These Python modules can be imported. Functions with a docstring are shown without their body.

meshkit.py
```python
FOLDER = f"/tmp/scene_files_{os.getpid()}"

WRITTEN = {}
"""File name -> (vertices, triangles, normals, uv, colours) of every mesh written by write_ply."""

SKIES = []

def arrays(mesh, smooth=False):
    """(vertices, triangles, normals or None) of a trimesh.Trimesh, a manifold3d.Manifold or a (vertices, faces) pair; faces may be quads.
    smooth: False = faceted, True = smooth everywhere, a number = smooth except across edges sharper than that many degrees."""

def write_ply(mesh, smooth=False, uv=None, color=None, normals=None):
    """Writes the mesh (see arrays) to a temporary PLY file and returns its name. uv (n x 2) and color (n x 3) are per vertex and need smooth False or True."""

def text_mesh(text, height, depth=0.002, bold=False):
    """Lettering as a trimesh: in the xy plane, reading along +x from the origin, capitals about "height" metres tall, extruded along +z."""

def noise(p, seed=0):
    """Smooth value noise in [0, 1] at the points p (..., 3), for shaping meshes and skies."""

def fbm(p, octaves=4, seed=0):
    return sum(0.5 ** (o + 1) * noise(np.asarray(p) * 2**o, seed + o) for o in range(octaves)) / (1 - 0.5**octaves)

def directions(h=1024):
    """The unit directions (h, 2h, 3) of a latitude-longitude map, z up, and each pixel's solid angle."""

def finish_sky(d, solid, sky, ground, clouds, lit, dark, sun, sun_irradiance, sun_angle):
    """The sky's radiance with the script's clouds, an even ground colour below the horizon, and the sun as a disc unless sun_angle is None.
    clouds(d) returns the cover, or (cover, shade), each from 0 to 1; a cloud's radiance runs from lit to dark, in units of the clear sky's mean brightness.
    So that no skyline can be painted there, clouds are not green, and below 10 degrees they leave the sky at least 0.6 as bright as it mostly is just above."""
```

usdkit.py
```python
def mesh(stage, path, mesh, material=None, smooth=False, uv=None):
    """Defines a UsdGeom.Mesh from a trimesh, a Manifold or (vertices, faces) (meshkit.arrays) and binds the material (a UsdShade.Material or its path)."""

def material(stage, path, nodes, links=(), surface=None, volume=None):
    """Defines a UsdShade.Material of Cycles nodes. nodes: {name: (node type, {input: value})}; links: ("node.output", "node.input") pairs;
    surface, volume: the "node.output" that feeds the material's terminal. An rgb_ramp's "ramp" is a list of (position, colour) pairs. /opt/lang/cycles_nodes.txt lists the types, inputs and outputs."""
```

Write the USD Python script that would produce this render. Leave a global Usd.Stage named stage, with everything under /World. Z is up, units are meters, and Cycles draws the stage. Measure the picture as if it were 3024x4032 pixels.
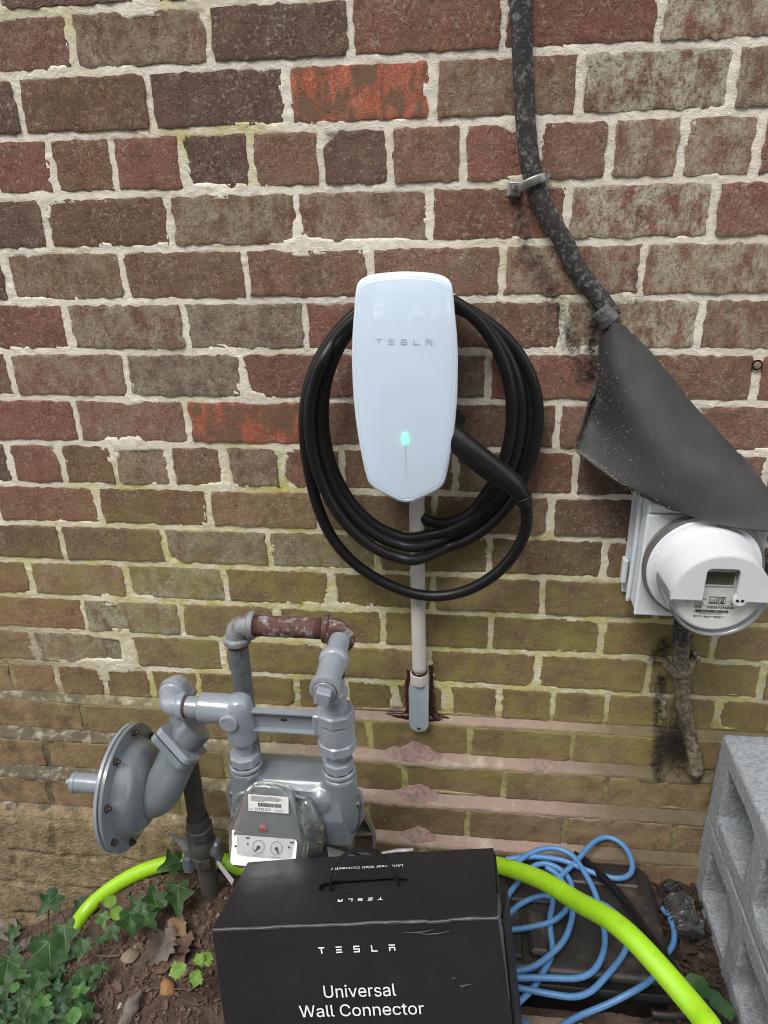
import math, random
import numpy as np, trimesh, usdkit, meshkit
import shapely.geometry as sg
from shapely import affinity, union_all
from pxr import Usd, UsdGeom, UsdLux, UsdShade, Gf, Sdf, Vt

stage = Usd.Stage.CreateInMemory()
UsdGeom.SetStageUpAxis(stage, 'Z')
world = UsdGeom.Xform.Define(stage, '/World')
stage.SetDefaultPrim(world.GetPrim())
UsdGeom.Scope.Define(stage, '/World/Looks')
Z0 = 1.53                      # modelling coordinates have z = 0 at a mortar bed; the soil lies 1.53 m lower, at world z = 0
rng = np.random.default_rng(7)
random.seed(7)

# ------------------------------------------------------------------ camera, sky, sun, exposure
EXPOSURE = 1.45
SUN_DIR = np.array([-0.30, -0.55, 1.05]); SUN_DIR = SUN_DIR / np.linalg.norm(SUN_DIR)   # towards the sun
SUN_INTENSITY, SUN_ANGLE = 0.30, 25.0
SKY_STRENGTH = 0.12

tilt, yaw, roll = 4.17044874e-01, -1.24765109e-01, -2.52017065e-02
fw = np.array([math.sin(yaw) * math.cos(tilt), math.cos(yaw) * math.cos(tilt), -math.sin(tilt)])
r0 = np.array([math.cos(yaw), -math.sin(yaw), 0.0]); u0 = np.cross(r0, fw)
cr, sr = math.cos(roll), math.sin(roll)
RIGHT, UP, FWD = r0 * cr + u0 * sr, u0 * cr - r0 * sr, fw
EYE = np.array([1.46920969e-01, -1.17146402e+00, -2.49688313e-01 + Z0])
cam = UsdGeom.Camera.Define(stage, '/World/camera')
mtx = Gf.Matrix4d(*[float(v) for v in (*RIGHT, 0, *UP, 0, *(-FWD), 0, *EYE, 1)])
cam.AddTransformOp().Set(mtx)
cam.CreateHorizontalApertureAttr(36.0); cam.CreateVerticalApertureAttr(48.0)
cam.CreateFocalLengthAttr(36.0 * 2850 / 3024); cam.CreateClippingRangeAttr(Gf.Vec2f(0.05, 500))
cam.CreateExposureAttr(EXPOSURE)

sun_el = math.asin(SUN_DIR[2]); sun_rot = math.atan2(SUN_DIR[0], SUN_DIR[1])
usdkit.material(stage, '/World/Looks/sky_look', {
    's': ('sky_texture', {'sky_type': 'single_scattering', 'sun_disc': False, 'sun_elevation': sun_el, 'sun_rotation': sun_rot, 'aerosol_density': 1.5}),
    'tc': ('texture_coordinate', {}),
    'n': ('noise_texture', {'scale': 2.2, 'detail': 5.0, 'roughness': 0.55}),
    'r': ('rgb_ramp', {'ramp': [(0.0, (0.55,) * 3), (0.36, (0.72,) * 3), (0.62, (0.97,) * 3), (1, (0.97,) * 3)]}),
    'm': ('mix_color', {'b': (8.2, 8.1, 8.0)}),
    'b': ('background_shader', {'strength': SKY_STRENGTH})},
    [('tc.generated', 'n.vector'), ('n.fac', 'r.fac'), ('r.color', 'm.fac'), ('s.color', 'm.a'), ('m.result', 'b.color')], surface='b.background')
dome = UsdLux.DomeLight.Define(stage, '/World/sky')
UsdShade.MaterialBindingAPI.Apply(dome.GetPrim()).Bind(UsdShade.Material.Get(stage, '/World/Looks/sky_look'))
dome.GetPrim().SetCustomDataByKey('kind', 'structure')
sun = UsdLux.DistantLight.Define(stage, '/World/sun')
sun.CreateIntensityAttr(SUN_INTENSITY); sun.CreateAngleAttr(SUN_ANGLE); sun.CreateNormalizeAttr(True); sun.CreateColorAttr(Gf.Vec3f(1.0, 0.96, 0.90))
zax = SUN_DIR; xax = np.cross([0, 0, 1.0], zax); xax /= np.linalg.norm(xax); yax = np.cross(zax, xax)
sun.AddTransformOp().Set(Gf.Matrix4d(*[float(v) for v in (*xax, 0, *yax, 0, *zax, 0, 0, 0, 6, 1)]))

# ------------------------------------------------------------------ materials
class Graph:
    """Collects nodes; an input given as '@node.output' is a link."""
    def __init__(self): self.nodes, self.links, self.c = {}, [], 0
    def n(self, kind, **inp):
        self.c += 1; name = f'n{self.c}'; vals = {}
        for k, v in inp.items():
            if isinstance(v, str) and v.startswith('@'): self.links.append((v[1:], f'{name}.{k}'))
            else: vals[k] = v
        self.nodes[name] = (kind, vals); return '@' + name + '.'
    def done(self, name, out): return usdkit.material(stage, '/World/Looks/' + name, self.nodes, self.links, surface=out[1:])
    def pos(self):
        if not hasattr(self, 'p_'): self.p_ = self.n('geometry') + 'position'
        return self.p_
    def noise(self, scale, detail=3.0, rough=0.55, vec=None, distortion=0.0):
        return self.n('noise_texture', vector=vec or self.pos(), scale=float(scale), detail=float(detail), roughness=rough, distortion=float(distortion)) + 'fac'
    def stretch(self, sx, sy, sz): return self.n('mapping', vector=self.pos(), scale=(sx, sy, sz)) + 'vector'
    def ramp(self, fac, *stops): return self.n('rgb_ramp', fac=fac, ramp=[(p, (c,) * 3 if np.ndim(c) == 0 else c) for p, c in stops]) + 'color'
    def mr(self, v, a, b, c=0.0, d=1.0): return self.n('map_range', value=v, from_min=float(a), from_max=float(b), to_min=float(c), to_max=float(d), clamp=True) + 'result'
    def math(self, t, a, b=0.0): return self.n('math', math_type=t, value1=a, value2=b) + 'value'
    def mix(self, fac, a, b, bt='mix'): return self.n('mix_color', blend_type=bt, fac=fac, a=a, b=b) + 'result'
    def attr(self, nm, out='color'): return self.n('attribute', attribute=nm) + out
    def sep(self, col):
        s = self.n('separate_color', color=col); return s + 'r', s + 'g', s + 'b'
    def bump(self, h, strength=0.5, dist=0.002, normal=None):
        k = dict(height=h, strength=strength, distance=dist)
        if normal: k['normal'] = normal
        return self.n('bump', **k) + 'normal'

def srgb(r, g, b): 
    c = np.array([r, g, b]) / 255.0
    return tuple(float(v) for v in np.where(c <= 0.04045, c / 12.92, ((c + 0.055) / 1.055) ** 2.4))

ALB = 0.62
def plain(name, col, rough=0.5, col2=None, scale=40, bump=0.0, bscale=400, bdist=0.001, metal=0.0, dirt=None, dirt_amt=0.4, dirt_scale=25, coat=0.0, spec=0.5, detail=4):
    """A coloured surface with mottling, optional grime patches and fine relief."""
    col = tuple(c * ALB for c in col); col2 = col2 and tuple(c * ALB for c in col2); dirt = dirt and tuple(c * ALB for c in dirt)
    g = Graph(); base = col
    n1 = g.noise(scale, detail)
    base = g.mix(g.mr(n1, 0.3, 0.7), col, col2 or tuple(c * 0.86 for c in col))
    if dirt is not None:
        base = g.mix(g.mr(g.noise(dirt_scale, 6, 0.65), 0.66 - dirt_amt * 0.4, 0.80 - dirt_amt * 0.25), base, dirt)
    k = dict(base_color=base, metallic=metal, coat_weight=coat, specular_ior_level=spec)
    k['roughness'] = g.mr(g.noise(scale * 2.3, 3), 0.25, 0.75, rough * 0.85, min(1.0, rough * 1.2))
    if bump: k['normal'] = g.bump(g.noise(bscale, 4, 0.6), bump, bdist)
    return g.done(name, g.n('principled_bsdf', **k) + 'BSDF')

def wall_material(name, mortar):
    """Brick or mortar. tone is one colour per brick; stains and growth (vertex data of the wall) are broken up by noise."""
    g = Graph()
    a, soot, lich_shade = g.sep(g.attr('growth')); tan, pink, orange = g.sep(g.attr('washes'))
    if mortar:
        base = g.mix(g.mr(g.noise(60, 5, 0.6), 0.3, 0.7), (0.70, 0.655, 0.575), (0.60, 0.555, 0.48))
        base = g.mix(g.mr(g.noise(9, 4), 0.42, 0.68), base, (0.74, 0.70, 0.62))
        base = g.mix(g.math('multiply', tan, g.mr(g.noise(16, 5), 0.0, 0.36)), base, (0.165, 0.128, 0.080))
        base = g.mix(g.math('multiply', pink, g.mr(g.noise(28, 5), 0.15, 0.48)), base, (0.235, 0.158, 0.142))
        base = g.mix(g.mr(g.noise(300, 4, 0.7), 0.56, 0.75, 0.0, 0.35), base, (0.25, 0.22, 0.18))
        base = g.mix(g.math('multiply', lich_shade, g.mr(g.noise(40, 5, 0.65), 0.15, 0.5)), base, (0.060, 0.047, 0.033))  # on mortar: dark ledge dirt, plus shade painted into the low joints
        alg = g.math('multiply', a, g.mr(g.noise(22, 6, 0.62), 0.32, 0.62)); algc = (0.47, 0.435, 0.165)
    else:
        tone = g.attr('tone')
        tone = g.n('hsv', color=tone, saturation=0.95) + 'color'
        tone = g.mix(g.mr(g.noise(1.0, 4, 0.6, vec=g.stretch(38, 38, 7)), 0.46, 0.72, 0.0, 0.55), tone, g.mix(1.0, tone, (0.55, 0.56, 0.62), 'multiply'))
        tone = g.mix(g.mr(g.noise(1.0, 4, 0.6, vec=g.stretch(21, 40, 30)), 0.50, 0.72, 0.0, 0.45), tone, (0.17, 0.13, 0.085))
        base = g.mix(1.0, tone, g.ramp(g.noise(300, 5, 0.75), (0.30, 0.50), (0.5, 1.1), (0.70, 1.85)), 'multiply')
        base = g.mix(g.mr(g.noise(95, 5, 0.65), 0.42, 0.70, 0.0, 0.6), base, g.mix(1.0, tone, (0.55, 0.55, 0.55), 'multiply'))
        base = g.mix(g.mr(g.noise(23, 5, 0.6), 0.45, 0.75, 0.0, 0.6), base, g.mix(1.0, tone, (0.68, 0.70, 0.78), 'multiply'))
        base = g.mix(g.mr(g.noise(14, 4, 0.6, distortion=0.6), 0.52, 0.78, 0.0, 0.40), base, (0.185, 0.095, 0.075))
        base = g.mix(g.math('multiply', g.mr(g.noise(150, 4, 0.7), 0.54, 0.66, 0.0, 0.75), g.mr(g.noise(18, 3), 0.36, 0.62, 0.15, 1.0)), base, (0.31, 0.265, 0.21))
        base = g.mix(g.mr(g.noise(480, 3, 0.6), 0.62, 0.72, 0.0, 0.35), base, (0.34, 0.29, 0.23))
        base = g.mix(g.mr(g.noise(260, 3, 0.6), 0.64, 0.70, 0.0, 0.85), base, (0.03, 0.022, 0.02))
        smudge = g.mr(g.noise(1.0, 5, 0.6, vec=g.stretch(46, 46, 22)), 0.45, 0.56)
        base = g.mix(g.math('multiply', orange, smudge), base, (0.15, 0.085, 0.055))
        lf = g.math('multiply', lich_shade, g.math('multiply', g.mr(g.noise(1.0, 6, 0.7, vec=g.stretch(34, 34, 22)), 0.40, 0.56), g.mr(g.noise(1.0, 5, 0.75, vec=g.stretch(230, 230, 150)), 0.36, 0.54)))
        base = g.mix(g.math('multiply', lf, 0.95), base, (0.37, 0.365, 0.275))
        base = g.mix(g.math('multiply', pink, g.mr(g.noise(35, 5), 0.35, 0.7, 0.0, 0.6)), base, (0.36, 0.20, 0.165))
        base = g.mix(g.math('multiply', tan, g.mr(g.noise(24, 6, 0.62), 0.34, 0.66, 0.0, 0.85)), base, (0.32, 0.225, 0.125))
        alg = g.math('multiply', a, g.mr(g.noise(17, 6, 0.62), 0.30, 0.66, 0.0, 0.9)); algc = (0.215, 0.190, 0.062)
    base = g.mix(alg, base, algc)
    s_t = g.math('subtract', 1.0, soot)
    sf = g.n('map_range', value=g.noise(120, 7, 0.75), from_min=s_t, from_max=g.math('add', s_t, 0.34), to_min=0.0, to_max=1.0, clamp=True) + 'result'
    base = g.mix(sf, base, (0.013, 0.012, 0.012))
    h = g.math('add', g.noise(420, 5, 0.7), g.math('multiply', g.noise(90, 4, 0.6), 1.2))
    if not mortar: h = g.math('subtract', h, g.math('multiply', g.mr(g.noise(170, 3, 0.6), 0.62, 0.72), 1.6))
    nrm = g.bump(h, 0.75 if mortar else 0.6, 0.0032 if mortar else 0.0026)
    return g.done(name, g.n('principled_bsdf', base_color=base, roughness=0.9, normal=nrm, specular_ior_level=0.25) + 'BSDF')

M = {}
M['brick'] = wall_material('brick_look', False)
M['mortar'] = wall_material('mortar_look', True)
M['parge'] = plain('parging_look', (0.46, 0.35, 0.215), 0.95, (0.23, 0.17, 0.10), 60, 1.0, 170, 0.008, dirt=(0.15, 0.125, 0.055), dirt_amt=0.22, dirt_scale=13, spec=0.2, detail=9)
M['pinkdust'] = plain('pink_mortar_look', (0.46, 0.315, 0.285), 0.95, (0.27, 0.185, 0.165), 110, 0.8, 300, 0.003, spec=0.2)
M['white_glass'] = plain('white_glass_look', (0.84, 1.01, 1.22), 0.045, (0.835, 1.0, 1.21), 3, coat=0.3)
M['white_rim'] = plain('white_rim_look', (0.95, 1.0, 1.05), 0.25)
M['emboss'] = plain('embossed_grey_look', (0.77, 0.91, 1.07), 0.3)
M['charger_grey'] = plain('charger_body_look', (0.42, 0.43, 0.44), 0.45)
M['black_cable'] = plain('black_cable_look', (0.007, 0.007, 0.008), 0.40, (0.010, 0.010, 0.011), 60, 0.08, 900, 0.0005, spec=0.26)
M['black_plastic'] = plain('black_plastic_look', (0.008, 0.008, 0.009), 0.36, None, 60, 0.1, 900, 0.0004, spec=0.30)
M['service'] = plain('weathered_cable_look', (0.038, 0.037, 0.039), 0.72, (0.060, 0.058, 0.058), 90, 0.6, 220, 0.002, dirt=(0.30, 0.29, 0.28), dirt_amt=0.38, dirt_scale=130, spec=0.2)
M['service_low'] = plain('dirty_cable_look', (0.085, 0.078, 0.070), 0.85, (0.15, 0.130, 0.105), 90, 0.8, 200, 0.003, dirt=(0.36, 0.28, 0.18), dirt_amt=0.55, dirt_scale=110, spec=0.2)
M['rubber'] = plain('black_rubber_look', (0.030, 0.031, 0.034), 0.60, (0.055, 0.056, 0.060), 16, 0.35, 420, 0.0012, dirt=(0.25, 0.20, 0.14), dirt_amt=-0.06, dirt_scale=190, spec=0.45)
M['steel'] = plain('galvanised_steel_look', (0.42, 0.42, 0.41), 0.42, (0.30, 0.30, 0.29), 60, 0.2, 300, 0.001, metal=0.8, dirt=(0.10, 0.08, 0.06), dirt_amt=0.15)
M['bright_steel'] = plain('bright_steel_look', (0.6, 0.6, 0.6), 0.3, metal=0.95)
M['meter_box'] = plain('pale_painted_steel_look', (0.90, 0.96, 1.02), 0.42, (0.78, 0.84, 0.90), 14, 0.25, 60, 0.002, dirt=(0.24, 0.21, 0.17), dirt_amt=0.13, dirt_scale=45)
M['meter_white'] = plain('white_meter_plastic_look', (0.84, 0.87, 0.93), 0.32, (0.77, 0.80, 0.85), 18, dirt=(0.5, 0.47, 0.42), dirt_amt=-0.02, dirt_scale=90)
M['meter_dial'] = plain('white_dial_look', (0.95, 0.95, 0.94), 0.5)
M['lcd'] = plain('grey_display_look', (0.135, 0.135, 0.095), 0.25)
M['lcd_digit'] = plain('display_digit_look', (0.09, 0.09, 0.065), 0.4)
M['ink'] = plain('black_print_look', (0.03, 0.03, 0.033), 0.6)
M['faint_ink'] = plain('grey_print_look', (0.30, 0.30, 0.31), 0.6)
M['white_ink'] = plain('white_print_look', (1.1, 1.12, 1.15), 0.6)
M['pvc'] = plain('grey_pvc_look', (0.70, 0.675, 0.645), 0.55, (0.62, 0.59, 0.555), 14, 0.12, 300, 0.001, dirt=(0.36, 0.31, 0.24), dirt_amt=0.06, dirt_scale=30)
M['pvc_cover'] = plain('blue_grey_cover_look', (0.47, 0.53, 0.60), 0.45, (0.43, 0.49, 0.56), 20)
M['sealant'] = plain('brown_sealant_look', (0.035, 0.012, 0.009), 0.18, (0.06, 0.02, 0.014), 60, 0.5, 120, 0.003)
M['grey_paint'] = plain('grey_pipe_paint_look', (0.335, 0.375, 0.435), 0.24, (0.285, 0.32, 0.375), 26, 0.28, 110, 0.0012, dirt=(0.20, 0.175, 0.145), dirt_amt=0.08, dirt_scale=42, coat=0.35)
M['grey_dull'] = plain('dusty_grey_paint_look', (0.225, 0.26, 0.295), 0.27, (0.175, 0.205, 0.235), 22, 0.25, 160, 0.0011, dirt=(0.19, 0.16, 0.12), dirt_amt=0.14, dirt_scale=36, coat=0.25)
M['riser'] = plain('weathered_riser_look', (0.115, 0.118, 0.115), 0.6, (0.085, 0.083, 0.078), 24, 0.35, 200, 0.002, dirt=(0.15, 0.115, 0.08), dirt_amt=0.35, dirt_scale=30)
M['rust'] = plain('flaking_rust_look', (0.135, 0.055, 0.040), 0.75, (0.09, 0.038, 0.028), 50, 0.7, 240, 0.003, dirt=(0.50, 0.52, 0.55), dirt_amt=0.42, dirt_scale=48)
M['rust_light'] = plain('rusty_grey_paint_look', (0.29, 0.315, 0.345), 0.5, (0.26, 0.28, 0.31), 40, 0.6, 200, 0.003, dirt=(0.14, 0.060, 0.040), dirt_amt=0.46, dirt_scale=42)
M['thread'] = plain('rusty_thread_look', (0.13, 0.048, 0.03), 0.7, (0.07, 0.03, 0.022), 90, 0.5, 300, 0.002)
M['down_pipe'] = plain('peeling_pipe_look', (0.16, 0.185, 0.21), 0.45, (0.12, 0.14, 0.155), 26, 0.35, 120, 0.002, dirt=(0.055, 0.045, 0.04), dirt_amt=0.22, dirt_scale=26)
M['bolt'] = plain('dark_bolt_look', (0.035, 0.031, 0.028), 0.5, (0.09, 0.06, 0.045), 90, metal=0.4)
M['index_dark'] = plain('dark_index_housing_look', (0.27, 0.295, 0.315), 0.35, (0.20, 0.22, 0.235), 20)
M['brass'] = plain('dull_brass_look', (0.35, 0.29, 0.16), 0.4, metal=0.7)
M['cast_dirt'] = plain('dusty_casting_look', (0.20, 0.205, 0.20), 0.6, (0.14, 0.145, 0.145), 30, 0.4, 200, 0.002, dirt=(0.27, 0.20, 0.11), dirt_amt=0.62, dirt_scale=20)
M['carton'] = plain('black_carton_look', (0.0145, 0.0138, 0.0178), 0.52, (0.019, 0.018, 0.023), 12, 0.10, 60, 0.002, spec=0.28)
M['carton_wear'] = plain('worn_carton_edge_look', (0.075, 0.072, 0.088), 0.45, (0.05, 0.048, 0.06), 60, 0.3, 120, 0.001)
M['carton_dark'] = plain('carton_inside_look', (0.004, 0.004, 0.004), 0.9)
M['tape'] = plain('clear_tape_look', (0.45, 0.45, 0.47), 0.15, (0.25, 0.25, 0.26), 120, 0.6, 160, 0.002)
M['wrap_tape'] = plain('grey_wrap_tape_look', (0.06, 0.065, 0.07), 0.16, (0.14, 0.145, 0.15), 90, 0.8, 130, 0.004)
M['red_plastic'] = plain('red_plastic_look', (0.45, 0.06, 0.05), 0.4)
M['lime'] = plain('lime_hose_look', (0.42, 0.80, 0.02), 0.36, (0.37, 0.72, 0.018), 20, 0.12, 420, 0.0008, dirt=(0.26, 0.27, 0.07), dirt_amt=0.16, dirt_scale=48)
M['blue'] = plain('blue_cord_look', (0.11, 0.29, 0.60), 0.45, (0.095, 0.255, 0.54), 30, 0.25, 500, 0.0008, dirt=(0.26, 0.25, 0.24), dirt_amt=0.16, dirt_scale=80)
M['lid'] = plain('muddy_black_plastic_look', (0.016, 0.0145, 0.0145), 0.48, (0.026, 0.023, 0.021), 18, 0.3, 120, 0.0016, dirt=(0.105, 0.08, 0.062), dirt_amt=0.27, dirt_scale=17)
M['concrete'] = plain('grey_concrete_look', (0.56, 0.60, 0.65), 0.95, (0.33, 0.355, 0.385), 150, 1.0, 260, 0.007, dirt=(0.13, 0.135, 0.14), dirt_amt=0.18, dirt_scale=170, spec=0.2)
M['paver'] = plain('buff_stone_look', (0.34, 0.28, 0.21), 0.95, (0.25, 0.20, 0.15), 30, 0.8, 200, 0.003, spec=0.2)
M['soil'] = plain('brown_soil_look', (0.165, 0.118, 0.090), 0.97, (0.075, 0.052, 0.040), 34, 1.0, 150, 0.006, dirt=(0.21, 0.155, 0.115), dirt_amt=0.12, dirt_scale=120, spec=0.15, detail=8)
M['mulch'] = plain('bark_chip_look', (0.060, 0.042, 0.032), 0.95, (0.035, 0.026, 0.021), 80, 0.6, 200, 0.002, spec=0.15)
M['crumb'] = plain('soil_crumb_look', (0.24, 0.168, 0.125), 0.97, (0.13, 0.088, 0.066), 60, 0.6, 300, 0.002, spec=0.15)
M['stone_tan'] = plain('tan_pebble_look', (0.30, 0.235, 0.15), 0.8, (0.21, 0.17, 0.115), 60, 0.4, 300, 0.001)
M['stone_white'] = plain('white_pebble_look', (0.50, 0.47, 0.43), 0.7, (0.40, 0.37, 0.33), 60, 0.3, 300, 0.001)
M['stone_orange'] = plain('orange_stone_look', (0.40, 0.205, 0.07), 0.75, (0.30, 0.16, 0.07), 60, 0.4, 200, 0.001)
M['dead_grey'] = plain('grey_dead_leaf_look', (0.24, 0.205, 0.175), 0.85, (0.14, 0.115, 0.095), 40, 0.6, 150, 0.002)
M['dead_brown'] = plain('brown_dead_leaf_look', (0.17, 0.095, 0.065), 0.8, (0.115, 0.065, 0.048), 40, 0.6, 150, 0.002)
M['dead_tan'] = plain('tan_dead_leaf_look', (0.27, 0.175, 0.09), 0.8, (0.18, 0.11, 0.06), 40, 0.6, 150, 0.002)
M['wood'] = plain('weathered_wood_look', (0.27, 0.225, 0.185), 0.9, (0.13, 0.11, 0.095), 60, 0.7, 200, 0.002)
M['twig'] = plain('twig_look', (0.15, 0.10, 0.07), 0.9)
M['ivy_stem'] = plain('ivy_stem_look', (0.13, 0.085, 0.05), 0.8)
M['white_tag'] = plain('white_plastic_tag_look', (0.66, 0.64, 0.70), 0.35)
M['root'] = plain('root_mat_look', (0.035, 0.022, 0.016), 0.95)
M['debris'] = plain('pale_debris_look', (0.42, 0.36, 0.27), 0.9)

def emission(name, col, strength):
    g = Graph(); return g.done(name, g.n('emission', color=col, strength=strength) + 'emission')
M['led'] = emission('green_light_look', (0.03, 1.0, 0.36), 7.0)

def clear(name, tint, rough=0.04, haze=0.12, gl=1.0):
    """Thin clear plastic: see-through, with reflections by fresnel and a slight milky film."""
    g = Graph(); f = g.n('fresnel', IOR=1.5) + 'fac'
    mx = g.n('mix_closure', fac=f, closure1=g.n('transparent_bsdf', color=tint) + 'BSDF', closure2=g.n('glossy_bsdf', color=(gl, gl, gl), roughness=rough) + 'BSDF') + 'closure'
    return g.done(name, g.n('mix_closure', fac=haze, closure1=mx, closure2=g.n('diffuse_bsdf', color=(0.55, 0.57, 0.58)) + 'BSDF') + 'closure')
M['clear'] = clear('clear_plastic_look', (0.86, 0.87, 0.87))
M['clear_grey'] = clear('smoky_plastic_look', (0.74, 0.76, 0.77), 0.05, 0.05)
M['bottle'] = clear('crumpled_plastic_look', (0.90, 0.92, 0.93), 0.14, 0.025, 0.30)

def leaf_look(name, dark, light, vein, rough=0.45):
    g = Graph(); v, _, _ = g.sep(g.attr('vein'))
    base = g.mix(g.mr(g.noise(70, 4), 0.3, 0.7), dark, light)
    base = g.mix(v, base, vein)
    p = g.n('principled_bsdf', base_color=base, roughness=rough, specular_ior_level=0.22, normal=g.bump(g.noise(260, 3), 0.25, 0.001)) + 'BSDF'
    return g.done(name, g.n('mix_closure', fac=0.22, closure1=p, closure2=g.n('translucent_bsdf', color=base) + 'BSDF') + 'closure')
M['ivy'] = leaf_look('ivy_leaf_look', (0.020, 0.056, 0.015), (0.036, 0.084, 0.024), (0.12, 0.19, 0.08))
M['ivy_dark'] = leaf_look('dark_ivy_leaf_look', (0.018, 0.050, 0.022), (0.030, 0.075, 0.032), (0.08, 0.14, 0.07))
M['ivy_light'] = leaf_look('young_ivy_leaf_look', (0.050, 0.13, 0.030), (0.075, 0.18, 0.042), (0.17, 0.29, 0.10))
M['yellow_leaf'] = leaf_look('yellow_green_leaf_look', (0.11, 0.21, 0.028), (0.15, 0.27, 0.035), (0.20, 0.32, 0.07))

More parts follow.
